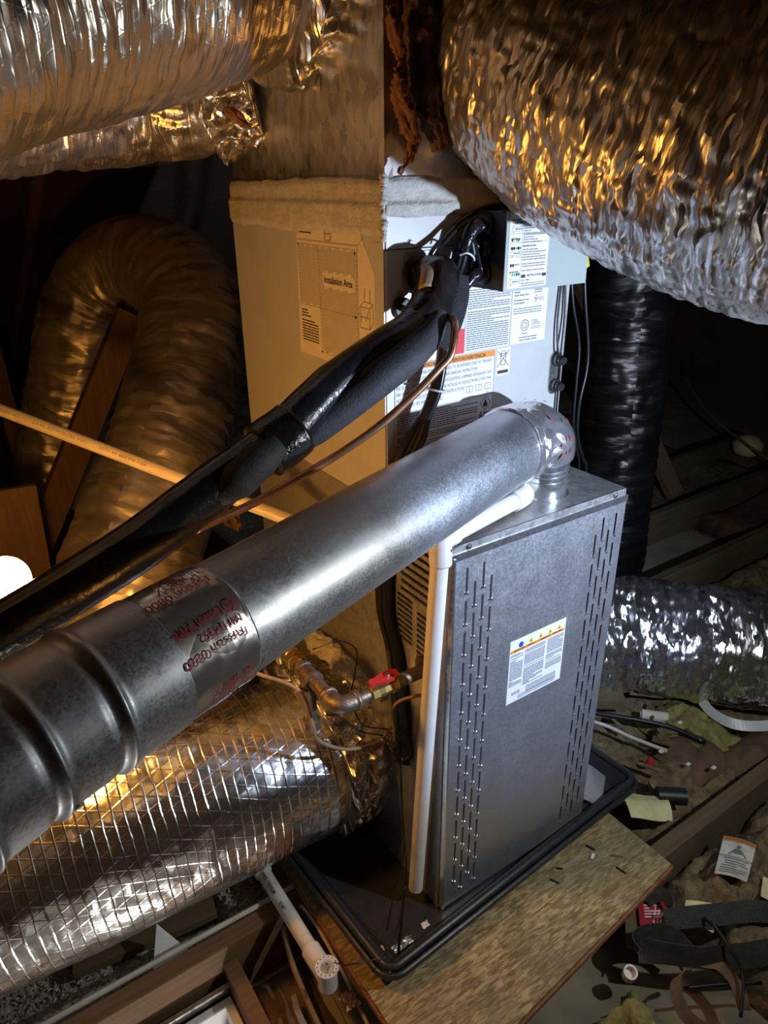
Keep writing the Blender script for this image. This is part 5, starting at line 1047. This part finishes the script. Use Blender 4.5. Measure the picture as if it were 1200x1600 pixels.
for pol in ([(0.42, 0.29), (0.62, 0.29), (0.66, 0.40), (0.38, 0.40)], [(0.40, 0.31), (0.45, 0.33), (0.28, 0.46), (0.24, 0.44)], [(0.60, 0.33), (0.64, 0.31), (0.82, 0.44), (0.78, 0.46)]): m.add([mp(*p) for p in pol], [(3, 2, 1, 0)])
m.build('printed_figure', 'ink_grey', pw_)
tg, mp = sheet_obj('paper_tag', [(0.675, -0.322, GZ), (0.70, -0.40, GZ), (0.645, -0.42, GZ), (0.628, -0.345, GZ)], 'paper_yellow', 'yellow paper tag numbered 00 cut off by the right edge', 'tag', curl=0.003)
m = MB(); text(m, '00', 0.5, lambda x, y: mp(0.42+x, 0.75-y), 0.4, 0.02); m.build('lettering', 'ink', tg)
sheet_obj('paper_scrap', [(0.500, -0.250, -0.07), (0.560, -0.300, -0.07), (0.480, -0.330, -0.07), (0.455, -0.272, -0.07)], 'paper_yellow', 'pale yellow paper scrap behind the black straps', 'paper', curl=0.004, seed=1)
# red carton
cx = thing('red_carton', 'small red and grey tool carton by the particle board edge', 'carton', (0.40, -0.235, -0.10))
U = unit((0.075, -0.052, 0)); Vd = unit((0.06, 0.055, 0)); O = V(0.345, -0.250, -0.10)
CSx = Sheet(O, U, Vd, (0, 0, 1))
m = MB(); CSx.plate(m, [(0, 0.028), (0.083, 0.028), (0.083, 0.088), (0, 0.088)], 0.0, 0.030); m.build('red_panel', 'carton_red', cx)
m = MB(); CSx.plate(m, [(0, 0.0), (0.083, 0.0), (0.083, 0.0278), (0, 0.0278)], 0.0, 0.0295); m.build('grey_panel', 'carton_grey', cx)
m = MB(); CSx.plate(m, [(-0.0295, -0.002), (-0.0005, -0.002), (-0.0005, 0.09), (-0.0295, 0.09)], 0.0, 0.018); m.build('open_flap', 'carton_brown', cx)
m = MB(); CSx.rows(m, 0.012, 0.052, 0.080, 0.045, 0.007, 0.003, 0.0302, 0.0305, 3)
for k in range(4): CSx.line(m, (0.030+k*0.007, 0.036), (0.038+k*0.009, 0.075-k*0.003), 0.0022, 0.0302, 0.0306)
CSx.rows(m, 0.058, 0.080, 0.05, 0.034, 0.007, 0.004, 0.0302, 0.0305, 8); m.build('white_print', 'paper_white', cx)
# straps
def strap(pts, wd_, wdir, lab, mat='strap_black', th=0.004): 
    m = MB(); m.ribbon(pts, wd_, wdir, th, 8); return tag(m.build('strap', mat, smooth=False), lab, 'strap', 'black straps in the corner')
strap([(0.400, -0.262, -0.040), (0.440, -0.290, -0.032), (0.50, -0.325, -0.030), (0.57, -0.365, -0.030), (0.615, -0.41, -0.035), (0.60, -0.45, -0.05)], 0.042, [(0.3, 0.3, 0.5), (0.3, 0.3, 0.5), (0.3, 0.3, 0.4), (0.3, 0.3, 0.4), (0.3, 0.1, 0.6), (0.1, 0, 1)], 'wide black strap lying highest at lower right')
strap([(0.320, -0.262, -0.070), (0.345, -0.300, -0.055), (0.40, -0.350, -0.055), (0.47, -0.395, -0.055), (0.55, -0.44, -0.05), (0.60, -0.48, -0.05)], 0.048, [(0.3, 0.3, 0.3), (0.2, 0.2, 0.8), (0.2, 0.2, 0.8), (0.3, 0.3, 0.6), (0.3, 0.3, 0.5), (0.3, 0.3, 0.5)], 'wide black strap looping nearest the white plastic ring')
strap([(0.315, -0.262, -0.075), (0.330, -0.250, -0.058), (0.362, -0.262, -0.052), (0.392, -0.290, -0.055), (0.40, -0.325, -0.07)], 0.040, (0.25, 0.25, 0.8), 'short folded black strap end beside the white plastic ring')
strap([(0.370, -0.350, -0.075), (0.335, -0.345, -0.068), (0.305, -0.365, -0.07), (0.290, -0.400, -0.075), (0.30, -0.44, -0.078)], 0.026, (0.6, -0.2, 0.6), 'brownish strap loop curling down to the bottom edge', 'kraft_brown', 0.003)
strap([(0.405, -0.352, -0.07), (0.425, -0.380, -0.065), (0.42, -0.42, -0.07), (0.395, -0.455, -0.078)], 0.024, (0.7, 0.5, 0.2), 'second brownish strap running under the black cable', 'kraft_brown', 0.003)
strap([(0.420, -0.205, -0.06), (0.445, -0.222, -0.035), (0.435, -0.250, -0.035), (0.415, -0.262, -0.055), (0.43, -0.29, -0.07)], 0.026, (0.5, 0.2, 0.8), 'narrow black strap curled behind the red carton')
cable('black_cable', [(0.462, -0.312, -0.028), (0.452, -0.345, -0.015), (0.440, -0.385, -0.020), (0.425, -0.425, -0.04), (0.37, -0.46, -0.07)], 0.0035, 'wire_black', 'thin black cable arching over the straps')
cable('black_cable', [(0.335, -0.362, -0.080), (0.40, -0.40, -0.078), (0.47, -0.445, -0.076)], 0.0035, 'wire_black', 'straight black rod lying below the straps')
m = MB(); m.lathe((0.283, -0.272, -0.110), (-0.25, -0.25, 0.9), [(0, 0.014), (0.032, 0.014), (0.032, 0.0105), (0.016, 0.0105)], 24); tag(m.build('plastic_ring', 'pvc_white', auto=40), 'short white plastic pipe coupling beside the strap', 'pipe coupling')
# debris behind the right joist
cable('white_cable', [(0.62, 0.40, -0.03), (0.774, 0.248, -0.055), (0.82, 0.15, -0.065), (0.862, 0.062, -0.07)], 0.0055, 'wire_white', 'stiff white cord lying right of the pan', 'cord')
cable('black_cable', [(0.66, 0.46, -0.06), (0.80, 0.29, -0.06), (0.93, 0.13, -0.06), (0.98, 0.02, -0.07)], 0.008, 'wire_black', 'thick dark cable on the floor beyond the white cord')
m = MB(); m.tube([(0.935, 0.205, -0.075), (0.985, 0.150, -0.075)], 0.0165, 20, 1, smooth=False); m.tube([(0.934, 0.206, -0.075), (0.932, 0.208, -0.075)], 0.010, 12, 1, smooth=False); tag(m.build('thread_spool', 'wire_white', auto=40), 'small cream cylinder lying below the floor duct', 'spool')
m = MB(); m.lathe((0.795, 0.067, -0.085), (0.3, 0.2, 0.8), [(0, 0.013), (0.012, 0.011), (0.02, 0.005)], 8); tag(m.build('wire_nut', 'valve_red'), 'small red wire nut on the floor right of the pan', 'wire nut')
strap([(1.10, 0.135, -0.03), (1.105, 0.085, -0.065), (1.115, 0.02, -0.068), (1.17, -0.035, -0.065), (1.26, -0.08, -0.06)], 0.030, [(0.1, 0.1, 1), (0.2, 0.2, 0.9), (0.4, 0.4, 0.7), (0.4, 0.5, 0.5), (0.4, 0.5, 0.5)], 'white curled plastic strip under the floor duct', 'zip_white', 0.002)
stuff(heightfield('insulation_batt', 0.93, 1.12, -0.02, 0.22, -0.095, 0.03, 14, 0.009, 'batt_green', 0.03, 9, True), 'green-yellow batt scrap in front of the floor duct')
for k, (x0_, x1_, y0_, y1_, sd_, lab) in enumerate(((0.86, 1.03, -0.05, 0.12, 11, 'brown kraft paper heap left of the green batt'), (0.98, 1.25, -0.12, 0.0, 12, 'large brown kraft paper heap behind the right joist'))):
    tag(heightfield('kraft_paper', x0_, x1_, y0_, y1_, -0.085, 0.03, 9, 0.014, 'kraft_brown', 0.03, sd_), lab, 'paper')
sheet_obj('cardboard_scrap', [(0.60, 0.03, -0.045), (0.71, -0.04, -0.04), (0.66, -0.10, -0.05), (0.565, -0.045, -0.05)], 'paper_yellow', 'curved dusty cardboard scrap beside the board corner', 'cardboard', 0.002, 0.012, seed=2)
m = MB(); m.tube([(0.69, -0.03, -0.055), (0.745, -0.075, -0.055)], 0.022, 18, 1, smooth=False); tag(m.build('rubber_roll', 'rubber_black', auto=40), 'dark rubber roll lying against the old joist', 'roll')
rr = random.Random(31)
for k in range(16):
    x, y = rr.uniform(0.66, 1.05), rr.uniform(-0.10, 0.30); a = rr.uniform(0, 3.1); L = rr.uniform(0.03, 0.11); d_ = V(math.cos(a), math.sin(a), rr.uniform(-.1, .1))*L/2
    m = MB().beam(V(x, y, -0.068)-d_, V(x, y, -0.068)+d_, rr.uniform(0.008, 0.03), rr.uniform(0.003, 0.012)); tag(m.build('wood_scrap', rr.choice(('lumber_old', 'kraft_brown', 'cellulose'))), 'splintered wood scrap in the rubble right of the pan', 'wood scrap', 'wood scraps in the rubble')
m = MB().beam((0.72, 0.43, -0.06), (0.93, 0.27, -0.06), 0.06, 0.03); tag(m.build('timber_offcut', 'lumber_old'), 'timber block lying between furnace and floor duct', 'timber')
for k, (x, y, z) in enumerate(((0.845, 0.07, -0.07), (0.86, -0.005, -0.065), (0.90, -0.055, -0.06), (0.97, 0.10, -0.05))): crumple('white_chip', (x, y, z), (0.014, 0.010), 'paper_white', 'tiny white chip in the rubble right of the pan', 'chip', k+40, 0.5, 'white chips in the rubble')
m = MB().lathe((3.30, 1.30, -0.06), (0, 0, 1), [(-0.03, 0.02), (0, 0.075), (0.05, 0.085), (0.09, 0.05), (0.1, 0.01)], 14); tag(m.build('insulation_lump', 'paper_yellow', smooth=True), 'faint yellow lump far back in the dark right side', 'insulation')
cable('background_wire', [(3.9, 2.2, 0.15), (3.4, 1.6, 0.05), (3.0, 0.9, 0.0)], 0.008, 'wire_tan', 'faint wire strung across the dark right background', 'wire')

# ------------------------------------------------------------------ lower left
cable('grey_cable', [(-1.2, 0.262, -0.034), (-0.75, 0.262, -0.033), (-0.5, 0.261, -0.034), (-0.30, 0.258, -0.034), (-0.215, 0.256, -0.034)], 0.0062, 'wire_white', 'pale cable lying along the back edge of the brown joist')
m = MB(); m.beam((-0.66, 0.45, -0.115), (-0.36, 0.40, -0.105), 0.13, 0.019); tag(m.build('flat_board', 'lumber_old'), 'loose grey board lying flat under the silver duct', 'board')
sheet_obj('paper_corner', [(-0.500, 0.330, -0.02), (-0.500, 0.331, -0.02), (-0.455, 0.275, -0.075), (-0.535, 0.275, -0.080)], 'paper_white', 'white pointed paper corner sticking up behind the brown joist', 'paper', 0.001, 0.001)
vt = thing('attic_hatch', 'white painted frame of the open attic hatch at the bottom left', 'hatch', (-0.73, -0.6, -0.26))
for lo_, hi in (((HX0, HY1-0.018, -0.26), (HX1, HY1, -0.145)), ((HX1-0.018, HY0, -0.26), (HX1, HY1-0.018, -0.145)), ((HX0, HY0, -0.26), (HX0+0.018, HY1-0.018, -0.145)), ((HX0+0.018, HY0, -0.26), (HX1-0.018, HY0+0.018, -0.145))):
    MB().box(lo_, hi, 0.002).build('jamb', 'paper_white', vt)
for lo_, hi in (((HX0+0.018, HY1-0.045, -0.255), (HX1-0.018, HY1-0.018, -0.235)), ((HX1-0.045, HY0+0.018, -0.255), (HX1-0.018, HY1-0.045, -0.235))):
    MB().box(lo_, hi, 0.002).build('stop_moulding', 'paper_white', vt)
m = MB(); m.beam((-0.66, 0.196, -0.135), (-0.398, 0.194, -0.135), 0.010, 0.02); m.build('metal_flange', 'galv_plenum', vt)
board((-0.392, 0.213, -0.14), (-0.392, -0.45, -0.14), 0.03, 0.11, 'lumber', 'short brown trimmer beside the white hatch frame', (0, 0, 1))
cable('tan_stick', [(-0.262, 0.235, -0.08), (-0.282, 0.15, -0.10), (-0.292, 0.06, -0.11), (-0.298, -0.05, -0.12)], 0.006, 'wire_tan', 'thin tan stick left of the float switch', 'stick')
cable('white_cable', [(-0.24, 0.275, -0.06), (-0.217, 0.20, -0.05), (-0.214, 0.10, -0.06), (-0.215, 0.0, -0.09), (-0.22, -0.1, -0.12)], 0.004, 'wire_white', 'pale cord curving down behind the float switch', 'cord')
m = MB(); m.ribbon([(-0.305, 0.10, -0.13), (-0.318, 0.05, -0.11), (-0.315, 0.0, -0.13), (-0.31, -0.06, -0.14)], 0.012, (1, 0, 0.4), 0.002, 6); tag(m.build('plastic_strip', 'clear_plastic'), 'crinkled clear plastic strip on the dark debris', 'plastic strip')
crumple('insulation_scrap', (-0.232, -0.005, -0.075), (0.03, 0.035), 'foam_peach', 'small peach foam crumb just right of the float switch', 'scrap', 61, 0.8)
crumple('orange_rag', (-0.66, 0.02, 0.915), (0.06, 0.05), 'orange_red', 'bright orange rag corner at the left edge between bundle and flue', 'rag', 62, 0.6)
